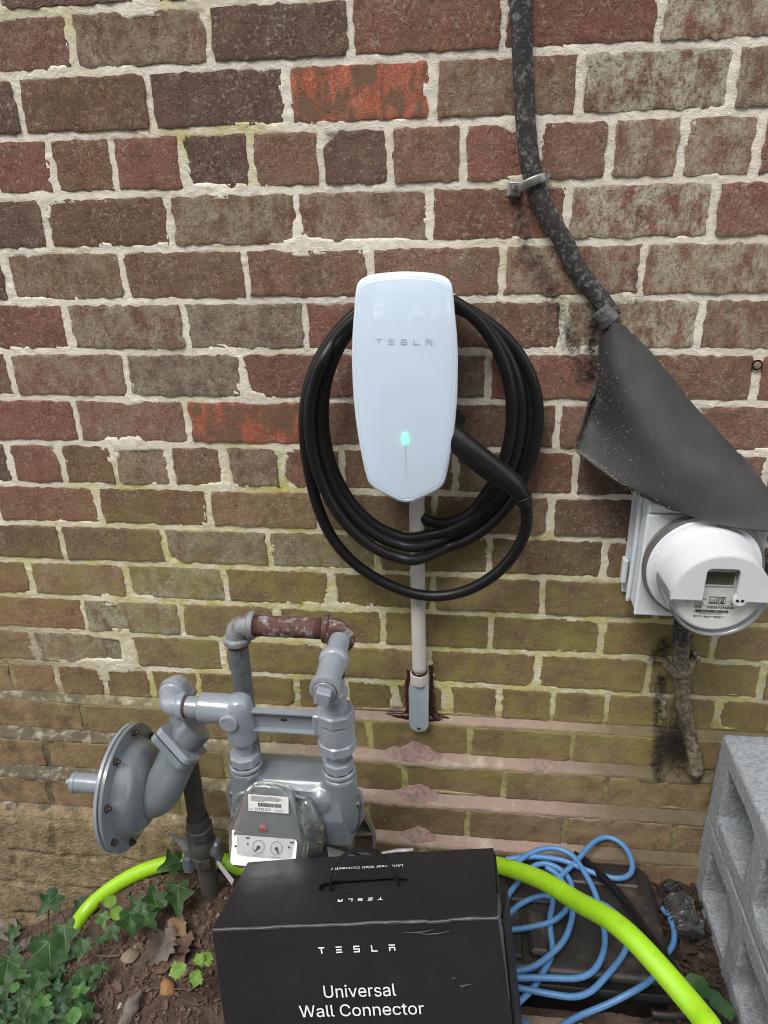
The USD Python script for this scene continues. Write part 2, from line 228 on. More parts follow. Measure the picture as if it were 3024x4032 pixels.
PRE = {"IVY":[[[-0.408,-0.1824,-1.4707],[-0.4435,-0.21,-1.4654],[0.356,-0.286,0.89],"i"],[[-0.3949,-0.2301,-1.4805],[-0.3762,-0.2843,-1.4962],[0.075,-0.253,0.964],"i"],[[-0.419,-0.2783,-1.4811],[-0.4422,-0.2439,-1.4637],[0.406,-0.179,0.896],"i"],[[-0.4545,-0.2712,-1.4981],[-0.4846,-0.2565,-1.4882],[0.137,-0.348,0.927],"i"],[[-0.4329,-0.2497,-1.5033],[-0.4122,-0.2625,-1.5135],[0.117,-0.497,0.86],"d"],[[-0.4461,-0.2879,-1.4859],[-0.4091,-0.3069,-1.5031],[0.292,-0.262,0.92],"i"],[[-0.4689,-0.2888,-1.4876],[-0.4477,-0.3267,-1.5055],[0.364,-0.224,0.904],"i"],[[-0.5018,-0.3091,-1.5059],[-0.4796,-0.3274,-1.5202],[0.178,-0.461,0.869],"i"],[[-0.5145,-0.3187,-1.5224],[-0.5214,-0.3371,-1.5243],[0.161,-0.16,0.974],"i"],[[-0.5397,-0.2718,-1.5258],[-0.5285,-0.2921,-1.5378],[0.245,-0.391,0.887],"l"],[[-0.4897,-0.3066,-1.4904],[-0.4933,-0.2824,-1.4793],[0.277,-0.367,0.888],"r"],[[-0.5322,-0.2665,-1.5115],[-0.5224,-0.2436,-1.5058],[0.247,-0.331,0.911],"r"],[[-0.678,-0.2078,-1.5702],[-0.7004,-0.2519,-1.577],[0.294,-0.291,0.91],"d"],[[-0.6397,-0.1843,-1.6128],[-0.655,-0.2101,-1.6176],[0.191,-0.289,0.938],"d"],[[-0.6212,-0.2786,-1.5596],[-0.5952,-0.3267,-1.5768],[0.136,-0.267,0.954],"i"],[[-0.6376,-0.3081,-1.5663],[-0.6108,-0.3666,-1.6142],[0.419,-0.452,0.787],"i"],[[-0.5451,-0.3303,-1.5191],[-0.5421,-0.3637,-1.5322],[0.218,-0.34,0.915],"i"],[[-0.6873,-0.2512,-1.6367],[-0.6985,-0.272,-1.6376],[0.312,-0.208,0.927],"i"],[[-0.8099,-0.1975,-1.6997],[-0.8051,-0.231,-1.7104],[0.199,-0.272,0.942],"i"],[[-0.7559,-0.2929,-1.6619],[-0.7352,-0.3531,-1.6835],[0.385,-0.191,0.903],"i"],[[-0.6168,-0.372,-1.5613],[-0.6147,-0.4121,-1.5725],[0.435,-0.221,0.873],"i"],[[-0.4777,-0.3834,-1.5058],[-0.4941,-0.4099,-1.5107],[0.125,-0.255,0.959],"i"],[[-0.506,-0.4204,-1.5081],[-0.4921,-0.4378,-1.5234],[0.401,-0.402,0.823],"l"],[[-0.5661,-0.4349,-1.5222],[-0.5616,-0.4633,-1.528],[0.441,-0.112,0.89],"l"],[[-0.5503,-0.4546,-1.522],[-0.5414,-0.484,-1.5304],[0.365,-0.153,0.918],"i"],[[-0.6869,-0.3525,-1.6164],[-0.6796,-0.3386,-1.6165],[0.268,-0.134,0.954],"r"],[[-0.4742,-0.4885,-1.4948],[-0.4846,-0.4688,-1.4822],[0.334,-0.376,0.864],"r"],[[-0.6799,-0.3943,-1.6216],[-0.6767,-0.4188,-1.6284],[0.362,-0.204,0.91],"d"],[[-0.6476,-0.3925,-1.5984],[-0.6503,-0.4119,-1.6073],[0.139,-0.429,0.893],"i"],[[-0.6231,-0.4153,-1.581],[-0.6088,-0.4368,-1.5941],[0.304,-0.34,0.89],"i"],[[-0.7023,-0.3623,-1.6472],[-0.699,-0.3442,-1.6409],[0.309,-0.362,0.879],"r"],[[-0.5726,-0.384,-1.5664],[-0.5825,-0.402,-1.5745],[0.08,-0.446,0.891],"d"],[[-0.79,-0.2342,-1.7106],[-0.7947,-0.2613,-1.7228],[0.142,-0.426,0.894],"d"],[[-0.7089,-0.385,-1.6518],[-0.6811,-0.4008,-1.666],[0.336,-0.23,0.913],"d"],[[-0.6339,-0.4327,-1.5887],[-0.6096,-0.4455,-1.6003],[0.309,-0.247,0.918],"i"],[[-0.7376,-0.3529,-1.6608],[-0.7128,-0.3685,-1.6731],[0.337,-0.192,0.922],"i"],[[-0.6707,-0.3508,-1.635],[-0.6717,-0.3703,-1.637],[0.241,-0.11,0.964],"d"],[[-0.5344,-0.4415,-1.5327],[-0.5209,-0.4566,-1.5453],[0.319,-0.42,0.85],"d"],[[-0.748,-0.3197,-1.6872],[-0.729,-0.3298,-1.6984],[0.355,-0.314,0.881],"d"],[[-0.6132,-0.4072,-1.5937],[-0.6316,-0.4244,-1.5965],[0.174,-0.338,0.925],"d"]],"YOUNG":[[[-0.3127,-0.3947,-1.4605],[-0.3392,-0.4137,-1.4636],[0.189,-0.411,0.892]],[[-0.2794,-0.4024,-1.4455],[-0.2956,-0.3892,-1.4362],[0.178,-0.413,0.893]],[[-0.2787,-0.3982,-1.4453],[-0.2653,-0.3958,-1.4469],[0.178,-0.414,0.893]],[[-0.2844,-0.4018,-1.4502],[-0.2723,-0.3786,-1.4419],[0.18,-0.412,0.893]],[[-0.2895,-0.3997,-1.4603],[-0.2903,-0.4249,-1.4717],[0.181,-0.41,0.894]],[[-0.2931,-0.401,-1.4652],[-0.3017,-0.4137,-1.4693],[0.182,-0.409,0.894]],[[-0.2913,-0.3987,-1.4651],[-0.2819,-0.4083,-1.4714],[0.181,-0.41,0.894]]],"YSTEM":[[-0.2767,-0.4129,-1.5306],[-0.2817,-0.4061,-1.4904],[-0.2843,-0.3982,-1.4555]],"STONES":[[[-0.4514,-0.3433,-1.5375],0.028,"tan"],[[-0.5051,-0.3914,-1.5574],0.02,"white"],[[-0.3552,-0.3989,-1.5304],0.034,"orange"],[[-0.4643,-0.4485,-1.5414],0.016,"white"],[[-0.4293,-0.4317,-1.5328],0.01,"white"],[[-0.3604,-0.4206,-1.5303],0.012,"tan"],[[-0.4503,-0.3225,-1.5371],0.009,"tan"],[[-0.4916,-0.3652,-1.5515],0.008,"tan"],[[-0.3977,-0.2931,-1.5305],0.01,"tan"],[[-0.426,-0.4569,-1.5323],0.011,"tan"],[[-0.5337,-0.3733,-1.5726],0.008,"tan"],[[-0.4044,-0.3772,-1.5304],0.008,"tan"]],"DEAD":[[[-0.3776,-0.3026,-1.51],[-0.4006,-0.3659,-1.5105],"grey"],[[-0.347,-0.2971,-1.5181],[-0.3684,-0.3727,-1.5186],"brown"],[[-0.3985,-0.2835,-1.5101],[-0.3531,-0.3057,-1.5105],"tan"],[[-0.3907,-0.3746,-1.5224],[-0.3629,-0.354,-1.5225],"brown"],[[-0.7819,-0.1912,-1.7262],[-0.799,-0.231,-1.7349],"grey"],[[-0.7477,-0.2731,-1.697],[-0.7387,-0.2502,-1.6912],"brown"],[[-0.9137,-0.0946,-1.7601],[-0.8677,-0.1477,-1.7573],"grey"],[[-0.8862,-0.1433,-1.7496],[-0.8281,-0.1938,-1.7368],"grey"],[[-0.7624,-0.2826,-1.7155],[-0.775,-0.2992,-1.7226],"brown"],[[-0.698,-0.2906,-1.6642],[-0.7122,-0.3053,-1.6739],"brown"]],"TWIGS":[[[-0.5461,-0.32,-1.5698],[-0.5086,-0.3384,-1.5475],[-0.471,-0.3426,-1.5334]],[[-0.3801,-0.4004,-1.524],[-0.3443,-0.4004,-1.5205],[-0.2987,-0.395,-1.5244]],[[-0.5611,-0.4113,-1.5789],[-0.5278,-0.419,-1.5492],[-0.5069,-0.425,-1.5285]],[[-0.7221,-0.256,-1.6806],[-0.71,-0.2828,-1.6626],[-0.7053,-0.2978,-1.6694]],[[-0.4753,-0.3921,-1.535],[-0.4466,-0.4203,-1.5262],[-0.4412,-0.445,-1.5251]],[[-0.3814,-0.2277,-1.51],[-0.3654,-0.2206,-1.5001]],[[-0.3866,-0.4345,-1.5201],[-0.3914,-0.4521,-1.5181],[-0.3806,-0.463,-1.5203]],[[-0.3262,-0.404,-1.5264],[-0.3035,-0.4183,-1.5262],[-0.2827,-0.4163,-1.5261]]],"WOOD":[[-0.396,-0.4136,-1.5106],[-0.3967,-0.4375,-1.5105],[-0.4013,-0.4528,-1.5154],[-0.3998,-0.4759,-1.5186]],"IVYSTEM":[[[-0.3974,-0.2235,-1.4903],[-0.4185,-0.2462,-1.5113],[-0.4556,-0.2652,-1.5183],[-0.4842,-0.2706,-1.5284],[-0.5121,-0.2891,-1.5412],[-0.5315,-0.3034,-1.5514],[-0.5725,-0.2997,-1.5761],[-0.6357,-0.2644,-1.62],[-0.6838,-0.2621,-1.6444]],[[-0.6887,-0.255,-1.6477],[-0.6629,-0.3234,-1.6395],[-0.609,-0.3848,-1.6009],[-0.5861,-0.4225,-1.5852]],[[-0.8425,-0.1672,-1.7516],[-0.7958,-0.2493,-1.7235],[-0.7502,-0.3125,-1.6986],[-0.7167,-0.3655,-1.6771]],[[-0.6942,-0.2507,-1.6618],[-0.7022,-0.223,-1.6272],[-0.6858,-0.2309,-1.5857]],[[-0.4898,-0.3701,-1.5305],[-0.4961,-0.3529,-1.5434],[-0.4865,-0.3221,-1.5393]],[[-0.5298,-0.4196,-1.5605],[-0.5124,-0.4155,-1.531]]],"HOSEL":[[-0.6557,-0.2524,-1.6394],[-0.6375,-0.2363,-1.6263],[-0.6313,-0.2091,-1.6218],[-0.612,-0.184,-1.6082],[-0.5783,-0.1675,-1.585],[-0.5385,-0.1574,-1.5603],[-0.4976,-0.1521,-1.5392],[-0.4599,-0.1489,-1.5248],[-0.4236,-0.1455,-1.517],[-0.3836,-0.1403,-1.5151],[-0.3455,-0.1383,-1.5154],[-0.322,-0.1392,-1.5151]],"HOSER":[[0.2244,-0.1734,-1.4227],[0.2407,-0.2008,-1.3956],[0.2913,-0.2768,-1.3287],[0.3395,-0.3608,-1.271],[0.3802,-0.4316,-1.2224],[0.4279,-0.4998,-1.2175],[0.4578,-0.5495,-1.2161],[0.4639,-0.5711,-1.2101]],"CORD":{"a":[[0.2382,-0.1519,-1.43],[0.2679,-0.1449,-1.43],[0.2946,-0.1406,-1.43],[0.3466,-0.1444,-1.43],[0.3741,-0.1557,-1.43],[0.4091,-0.1694,-1.43],[0.4476,-0.1741,-1.43],[0.4697,-0.1602,-1.43],[0.4765,-0.1321,-1.43],[0.467,-0.0971,-1.43],[0.4402,-0.0811,-1.43],[0.4079,-0.099,-1.43],[0.3797,-0.1342,-1.43],[0.3563,-0.1609,-1.43],[0.3336,-0.1867,-1.43]],"b":[[0.2394,-0.1898,-1.425],[0.2641,-0.1566,-1.425],[0.2949,-0.1323,-1.425],[0.3311,-0.1217,-1.425],[0.362,-0.1331,-1.425],[0.3808,-0.1661,-1.425],[0.3946,-0.2078,-1.425],[0.3995,-0.2478,-1.425],[0.4001,-0.2947,-1.425],[0.3922,-0.3286,-1.425],[0.3726,-0.3596,-1.425],[0.3459,-0.3751,-1.425],[0.3013,-0.3796,-1.425],[0.2416,-0.3855,-1.425],[0.2291,-0.3868,-1.425]],"c":[[0.2354,-0.2359,-1.437],[0.2475,-0.2124,-1.437],[0.2597,-0.1948,-1.437],[0.2816,-0.1656,-1.437],[0.3089,-0.1491,-1.437],[0.3372,-0.1568,-1.437],[0.3548,-0.179,-1.437],[0.3573,-0.205,-1.437],[0.3501,-0.2311,-1.437],[0.3265,-0.2609,-1.437],[0.2927,-0.2791,-1.437],[0.2439,-0.2927,-1.437],[0.2331,-0.2952,-1.437]],"d":[[0.2347,-0.2616,-1.444],[0.2461,-0.2513,-1.444],[0.2636,-0.2341,-1.444],[0.3039,-0.2143,-1.444],[0.3202,-0.2191,-1.444],[0.3145,-0.2508,-1.444],[0.3117,-0.2953,-1.444],[0.3103,-0.3235,-1.444],[0.2963,-0.3518,-1.444],[0.2749,-0.3849,-1.444],[0.246,-0.415,-1.444],[0.2307,-0.4309,-1.444]],"e":[[0.3132,-0.1616,-1.43],[0.3292,-0.1737,-1.43],[0.3414,-0.1926,-1.43],[0.3523,-0.2425,-1.43],[0.3457,-0.2762,-1.43],[0.3318,-0.3063,-1.43],[0.3056,-0.3364,-1.43],[0.2732,-0.361,-1.43],[0.2425,-0.3718,-1.43],[0.2298,-0.3744,-1.43]],"f":[[0.3646,-0.2131,-1.436],[0.4015,-0.2238,-1.436],[0.4259,-0.2399,-1.436],[0.4421,-0.2681,-1.436],[0.4394,-0.297,-1.436],[0.4209,-0.329,-1.436],[0.3903,-0.3634,-1.436],[0.3674,-0.3858,-1.436],[0.3415,-0.3983,-1.436],[0.3075,-0.3992,-1.436],[0.2442,-0.3932,-1.436],[0.2294,-0.3909,-1.436]],"g":[[0.5313,-0.1744,-1.5],[0.5395,-0.1965,-1.495],[0.5396,-0.2279,-1.49],[0.5288,-0.2591,-1.485],[0.5125,-0.2813,-1.48],[0.4911,-0.319,-1.46],[0.4627,-0.3587,-1.44],[0.4318,-0.3793,-1.44],[0.388,-0.3931,-1.46],[0.3524,-0.399,-1.48],[0.3264,-0.4037,-1.5],[0.3039,-0.4147,-1.51]],"h":[[0.2348,-0.3912,-1.5],[0.2472,-0.3974,-1.5],[0.264,-0.41,-1.5],[0.2806,-0.4205,-1.5]]},"BLACKCORD":[[0.3726,-0.1105,-1.45],[0.3906,-0.1274,-1.445],[0.4049,-0.1597,-1.43],[0.4346,-0.2111,-1.42],[0.4553,-0.2657,-1.41],[0.4674,-0.3189,-1.39],[0.4816,-0.3733,-1.37],[0.493,-0.4152,-1.36],[0.5106,-0.4515,-1.35],[0.5305,-0.4803,-1.34],[0.5379,-0.4938,-1.335]],"PARGE":[[-0.8982,-0.112,-1.6267],[-0.8894,-0.115,-1.6681],[-0.8846,-0.12,-1.7081],[-0.8767,-0.125,-1.7485],[-0.8719,-0.13,-1.7776],[-0.8476,-0.135,-1.788],[-0.8405,-0.14,-1.8462],[-0.8273,-0.145,-1.8794]],"SVC":[[0.1927,-0.014,0.0181],[0.198,-0.014,-0.0069],[0.1998,-0.014,-0.0238],[0.2066,-0.014,-0.0937],[0.2148,-0.014,-0.1679],[0.227,-0.014,-0.2306],[0.2411,-0.014,-0.2652],[0.2609,-0.014,-0.2988],[0.2833,-0.014,-0.3309],[0.2913,-0.014,-0.3481],[0.3228,-0.014,-0.388],[0.3601,-0.014,-0.4335]],"LOWC":[[0.5273,-0.03,-0.928],[0.533,-0.025,-0.9691],[0.5371,-0.022,-1.0068],[0.5405,-0.022,-1.0435],[0.5479,-0.022,-1.0911],[0.5585,-0.024,-1.1418],[0.5708,-0.03,-1.1904],[0.5816,-0.04,-1.2254],[0.5914,-0.05,-1.2531],[0.5895,-0.055,-1.2786]]}

# ------------------------------------------------------------------ prims
used = {}
def numbered(parent, name):
    k = (str(parent), name); used[k] = used.get(k, 0) + 1
    return name if used[k] == 1 else f'{name}_{used[k] - 1:03d}'
def data(prim, **kw):
    for k, v in kw.items():
        if v: prim.SetCustomDataByKey(k, v)
BASE = {}
def thing(name, label, category, base, group=None, kind=None):
    path = '/World/' + numbered('/World', name)
    x = UsdGeom.Xform.Define(stage, path); b = np.array(base, float)
    x.AddTranslateOp().Set(Gf.Vec3d(float(b[0]), float(b[1]), float(b[2] + Z0)))
    BASE[path] = b; data(x.GetPrim(), label=label, category=category, group=group, kind=kind)
    return path
def cat(*ms):
    vs, fs, n = [], [], 0
    for m in ms:
        v, f, _ = meshkit.arrays(m); vs.append(v); fs.append(f + n); n += len(v)
    return np.vstack(vs), np.vstack(fs)
def part(parent, name, mesh, mat, label=None, smooth=32, primvars=None, kind=None):
    """A Mesh prim under a thing or a part (which keep their own origin)."""
    path = parent + '/' + numbered(parent, name)
    root = '/'.join(parent.split('/')[:3])
    v, f, _ = meshkit.arrays(mesh); v = v - BASE[root]
    m = usdkit.mesh(stage, path, (v, f), M[mat], smooth=smooth)
    for nm, (arr, interp) in (primvars or {}).items():
        UsdGeom.PrimvarsAPI(m).CreatePrimvar(nm, Sdf.ValueTypeNames.Color3fArray, interp).Set(Vt.Vec3fArray.FromNumpy(np.asarray(arr, np.float32).reshape(-1, 3)))
    data(m.GetPrim(), label=label, kind=kind)
    return path
def solo(name, mesh, mat, label=None, category=None, smooth=32, group=None, kind=None, primvars=None):
    """A thing that is one mesh."""
    path = '/World/' + numbered('/World', name)
    v, f, _ = meshkit.arrays(mesh); b = np.array([*v.mean(0)[:2], v[:, 2].min()])
    m = usdkit.mesh(stage, path, (v - b, f), M[mat], smooth=smooth)
    m.AddTranslateOp().Set(Gf.Vec3d(float(b[0]), float(b[1]), float(b[2] + Z0))); BASE[path] = b
    for nm, (arr, interp) in (primvars or {}).items():
        UsdGeom.PrimvarsAPI(m).CreatePrimvar(nm, Sdf.ValueTypeNames.Color3fArray, interp).Set(Vt.Vec3fArray.FromNumpy(np.asarray(arr, np.float32).reshape(-1, 3)))
    data(m.GetPrim(), label=label, category=category, group=group, kind=kind)
    return path

# ------------------------------------------------------------------ shapes
def unit(v): v = np.asarray(v, float); return v / np.linalg.norm(v)
def spline(pts, step=0.006, alpha=0.5):
    """Catmull-Rom through the points, evenly stepped."""
    P = np.asarray(pts, float)
    if len(P) == 2: P = np.array([P[0], (P[0] + P[1]) / 2, P[1]])
    d = np.r_[0, np.cumsum(np.maximum(np.linalg.norm(np.diff(P, axis=0), axis=1), 1e-6) ** alpha)]
    from scipy.interpolate import PchipInterpolator, CubicSpline
    c = CubicSpline(d, P); t = np.linspace(0, d[-1], 60 * len(P)); Q = c(t)
    s = np.r_[0, np.cumsum(np.linalg.norm(np.diff(Q, axis=0), axis=1))]
    n = max(3, int(s[-1] / step) + 1); u = np.linspace(0, s[-1], n)
    return np.stack([np.interp(u, s, Q[:, k]) for k in range(3)], 1)
def tube(path, r, n=16, smooth=True, step=0.006, caps=True, flat=None, wobble=0.0, seed=0):
    """A round (or flattened: flat = (factor, axis)) tube along a path; r a number or one per path point."""
    P = spline(path, step) if smooth else np.asarray(path, float)
    m = len(P); T = np.gradient(P, axis=0); T /= np.linalg.norm(T, axis=1, keepdims=True)
    R = np.full(m, r, float) if np.ndim(r) == 0 else np.interp(np.linspace(0, 1, m), np.linspace(0, 1, len(r)), r)
    a = np.array([0, 0, 1.0]) if abs(T[0][2]) < 0.9 else np.array([1.0, 0, 0])
    if flat is not None: a = np.asarray(flat[1], float)
    N = np.zeros_like(P); N[0] = unit(a - T[0] * (a @ T[0]))
    for i in range(1, m):
        v = (a if flat is not None else N[i - 1]); v = v - T[i] * (v @ T[i]); N[i] = v / np.linalg.norm(v)
    B = np.cross(T, N); th = np.arange(n) * 2 * np.pi / n
    k = flat[0] if flat is not None else 1.0
    if wobble:
        R = R[:, None] * (1 + wobble * (meshkit.noise(P[:, None] * 90 + np.stack([np.cos(th), np.sin(th), th * 0], -1)[None] * 1.4, seed) * 2 - 1))
    else: R = R[:, None] * np.ones(n)
    V = P[:, None] + R[..., None] * (np.cos(th)[None, :, None] * N[:, None] * k + np.sin(th)[None, :, None] * B[:, None])
    V = V.reshape(-1, 3); F = []
    i, j = np.meshgrid(np.arange(m - 1), np.arange(n), indexing='ij'); i, j = i.ravel(), j.ravel(); j2 = (j + 1) % n
    F = np.vstack([np.stack([i * n + j, i * n + j2, (i + 1) * n + j2], 1), np.stack([i * n + j, (i + 1) * n + j2, (i + 1) * n + j], 1)])
    if caps:
        V = np.vstack([V, P[0], P[-1]]); c0, c1 = len(V) - 2, len(V) - 1; q = np.arange(n); q2 = (q + 1) % n
        F = np.vstack([F, np.stack([np.full(n, c0), q2, q], 1), np.stack([np.full(n, c1), (m - 1) * n + q, (m - 1) * n + q2], 1)])
    return V, F
def frame(axis, up=None):
    z = unit(axis); u = np.array([0, 0, 1.0]) if up is None else np.asarray(up, float)
    if abs(z @ unit(u)) > 0.97: u = np.array([0, 1.0, 0])
    x = unit(np.cross(u, z)); return np.stack([x, np.cross(z, x), z], 1)
def place(m, origin, axis=(0, 0, 1), up=None):
    v, f, _ = meshkit.arrays(m); return v @ frame(axis, up).T + np.asarray(origin, float), f
def lathe(profile, origin=(0, 0, 0), axis=(0, 0, 1), n=40, up=None):
    """Turned shape: profile of (radius, height) along the axis."""
    pr_ = np.array(profile, float); k = len(pr_); th = np.arange(n) * 2 * np.pi / n
    V = np.stack([pr_[:, 0, None] * np.cos(th), pr_[:, 0, None] * np.sin(th), np.repeat(pr_[:, 1, None], n, 1)], -1).reshape(-1, 3)
    i, j = np.meshgrid(np.arange(k - 1), np.arange(n), indexing='ij'); i, j = i.ravel(), j.ravel(); j2 = (j + 1) % n
    F = np.vstack([np.stack([i * n + j, i * n + j2, (i + 1) * n + j2], 1), np.stack([i * n + j, (i + 1) * n + j2, (i + 1) * n + j], 1)])
    return place((V, F), origin, axis, up)
def rod(a, b, r, n=24, bevel=0.0):
    a, b = np.asarray(a, float), np.asarray(b, float); h = np.linalg.norm(b - a); e = bevel or min(r, h) * 0.08
    return lathe([(0, 0), (r - e, 0), (r, e), (r, h - e), (r - e, h), (0, h)], a, b - a, n)
def hull(points):
    c = trimesh.convex.convex_hull(np.asarray(points, float)); return np.array(c.vertices), np.array(c.faces)
def hexa(origin, axis, r, h, bev=0.12, up=None, sides=6):
    th = np.arange(sides) * 2 * np.pi / sides; P = []
    for rr, hh in ((r * (1 - bev), 0), (r, h * 0.12), (r, h * 0.88), (r * (1 - bev), h)): P += [(rr * math.cos(t), rr * math.sin(t), hh) for t in th]
    return place(hull(P), origin, axis, up)
def rbox(lo, hi, b=0.003, axes=None, origin=(0, 0, 0)):
    lo, hi = np.asarray(lo, float), np.asarray(hi, float); P = []
    for sx in (0, 1):
        for sy in (0, 1):
            for sz in (0, 1):
                c = np.where([sx, sy, sz], hi, lo); d = np.where([sx, sy, sz], -b, b)
                for k in range(3):
                    q = c + d; q[k] = c[k]; P.append(q)
                P.append(c + d * 0.42)
    v, f = hull(P)
    if axes is not None: v = v @ np.asarray(axes).T + np.asarray(origin, float)
    return v, f
def bool_diff(a, *bs):
    import manifold3d as m3
    def mk(m):
        v, f, _ = meshkit.arrays(m); t = trimesh.Trimesh(v, f); t.merge_vertices(); t.fix_normals()
        return m3.Manifold(m3.Mesh(np.asarray(t.vertices, np.float32), np.asarray(t.faces, np.uint32)))
    r = mk(a)
    for b in bs: r = r - mk(b)
    o = r.to_mesh(); return np.array(o.vert_properties[:, :3]), np.array(o.tri_verts)
def extrude(poly, depth, origin, xdir, ydir):
    """A shapely polygon laid on the plane (origin, xdir, ydir), thickened along x cross y."""
    x, y = np.asarray(xdir, float), np.asarray(ydir, float); z = np.cross(x, y); out = []
    for g in getattr(poly, 'geoms', [poly]):
        m = trimesh.creation.extrude_polygon(g, depth, engine='earcut'); v = np.array(m.vertices)
        out.append((np.asarray(origin, float) + v[:, :1] * x + v[:, 1:2] * y + v[:, 2:] * z, np.array(m.faces)))
    return cat(*out)
def text(s, height, origin, xdir, ydir, depth=0.0005, width=None, bold=False, centre=False):
    m = meshkit.text_mesh(s, height, depth, bold); v = np.array(m.vertices)
    if width: v[:, 0] *= width / (v[:, 0].max() - v[:, 0].min())
    v[:, 0] -= v[:, 0].min()
    if centre: v[:, 0] -= v[:, 0].max() / 2
    x, y = np.asarray(xdir, float), np.asarray(ydir, float); z = np.cross(x, y)
    return np.asarray(origin, float) + v[:, :1] * x + v[:, 1:2] * y + v[:, 2:] * z, np.array(m.faces)
def spaced_word(w, h, pitch, stroke=0.18):
    """The wide five-letter wordmark: bars and blocks."""
    s = stroke; R = lambda a, b, c, d: sg.box(a, b, c, d)
    L = [union_all([R(0, 1 - s, 1, 1), R(.39, 0, .61, 1 - s)]), union_all([R(0, 1 - s, 1, 1), R(.03, .41, .97, .41 + s), R(0, 0, 1, s)]),
         union_all([R(0, 1 - s, 1, 1), R(0, .41, 1, .41 + s), R(0, 0, 1, s), R(0, .41, .2, 1), R(.8, 0, 1, .41 + s)]),
         union_all([R(0, 0, .2, 1), R(0, 0, 1, s)]), union_all([R(0, 1 - s, 1, 1), R(0, .44, 1, .44 + s), R(0, 0, .2, .44 + s), R(.8, 0, 1, .44 + s)])]
    return [affinity.translate(affinity.scale(g, w, h, origin=(0, 0)), i * pitch, 0) for i, g in enumerate(L)]
def ell_pts(c, r, a0, a1, u, v, n=9):
    t = np.linspace(a0, a1, n); return np.asarray(c) + r * (np.cos(t)[:, None] * np.asarray(u) + np.sin(t)[:, None] * np.asarray(v))
def elbow(corner, d1, d2, R, r, collar, clen):
    """A cast elbow: a bend from direction d1 to d2 (both pointing away from the corner), with a bead at each mouth."""
    c, a, b = np.asarray(corner, float), unit(d1), unit(d2); cen = c + R * (a + b)
    arc = np.array([cen - R * (a * math.sin(t) + b * math.cos(t)) for t in np.linspace(0, np.pi / 2, 11)])
    # arc runs from c + R*a to c + R*b
    body = tube(arc, r, 28, smooth=False)
    out = [body]
    for d in (a, b):
        o = c + d * (R - 0.002); out.append(lathe([(r * 0.9, 0), (r, 0), (collar * 0.97, clen * 0.25), (collar, clen * 0.4), (collar, clen * 0.85), (collar * 0.96, clen), (r * 0.8, clen)], o, d, 32))
    return cat(*out)

# ------------------------------------------------------------------ the brick wall
def ground_z(x, y):
    t = np.clip((-.40 - np.asarray(x)) / .5, 0, 1); return -1.53 - .24 * t * t * (3 - 2 * t)
BED = {0: -.005, 1: -.0808, 2: -.1621, 3: -.2443, 4: -.3250, 5: -.4057, 6: -.4873, 7: -.5686, 8: -.6513, 9: -.7333, 10: -.8136, 11: -.8935, 12: -.9747, 13: -1.0563, 14: -1.1389, 15: -1.2195}
for k in range(-4, 23): BED.setdefault(k, -.0813 * k)
FRONT = {16: -.020, 17: -.047, 18: -.076, 19: -.101, 20: -.124, 21: -.145, 22: -.165}
JOINTS = {1: [-.436, -.232, -.03, .178, .384], 2: [-.535, -.33, -.126, .084, .287, .489], 3: [-.5, -.401, -.294, -.187, -.081, .022, .127, .231, .334, .434, .532],
    4: [-.531, -.323, -.121, .081, .281, .487], 5: [-.616, -.413, -.211, -.01, .192, .397], 6: [-.526, -.322, -.121, .083, .287, .491], 7: [-.648, -.437, -.236, -.03, .175, .38, .587],
    8: [-.544, -.34, -.131, .08, .292, .5], 9: [-.692, -.59, -.488, -.386, -.281, -.179, -.072, .026, .124, .226, .327, .427, .529, .631], 10: [-.535, -.321, -.117, .088, .292, .5],
    11: [-.625, -.418, -.216, -.013, .19, .39, .594], 12: [-.709, -.508, -.31, -.105, .089, .288, .49], 13: [-.613, -.412, -.213, -.007, .196, .4, .603], 14: [-.738, -.53, -.331, -.122, .081, .288, .494, .698],
    15: [-.809, -.704, -.601, -.497, -.393, -.29, -.188, -.084, .014, .118, .22, .322, .424, .527], 16: [-.651, -.445, -.24, -.037, .164, .365], 17: [-.74, -.54, -.339, -.155, .031, .235, .433], 18: [-.735, -.433, -.24, -.04, .164, .357, .567],
    19: [-.728, -.52, -.32, -.115, .08, .285, .489], 20: [-.62, -.41, -.2, .0, .2, .4], 21: [-.5, -.3, -.1, .1, .3], 0: [-.54, -.33, -.13, .07, .28, .48], -1: [-.44, -.23, -.03, .17, .38], -2: [-.53, -.32, -.12, .09, .29]}
TONES = {1: 'bbdeRb', 2: 'dodObbb', 3: 'rordbdbrbbbr', 4: 'dooberR', 5: 'dobbbrb', 6: 'pbgrbbb', 7: 'bbgrgrbr', 8: 'rrObbbb', 9: 'drobbbrbbgrdbb', 10: 'roqdbdbb', 11: 'ddggbdbb', 12: 'rrgoobdb', 13: 'qgboooob', 14: 'bgoooooob', 15: 'booooooooooooob', 16: 'odoboooo', 17: 'oobboobb', 18: 'obboobob', 19: 'oobbooob', 20: 'obobobob', 0: 'bdbbrbb'}
TONE = {'b': (107, 79, 65), 'o': (103, 80, 59), 'r': (121, 78, 68), 'R': (116, 71, 63), 'd': (84, 68, 63), 'O': (156, 82, 60), 'g': (104, 90, 79), 'p': (112, 72, 67), 'e': (119, 80, 66), 'q': (118, 84, 60)}
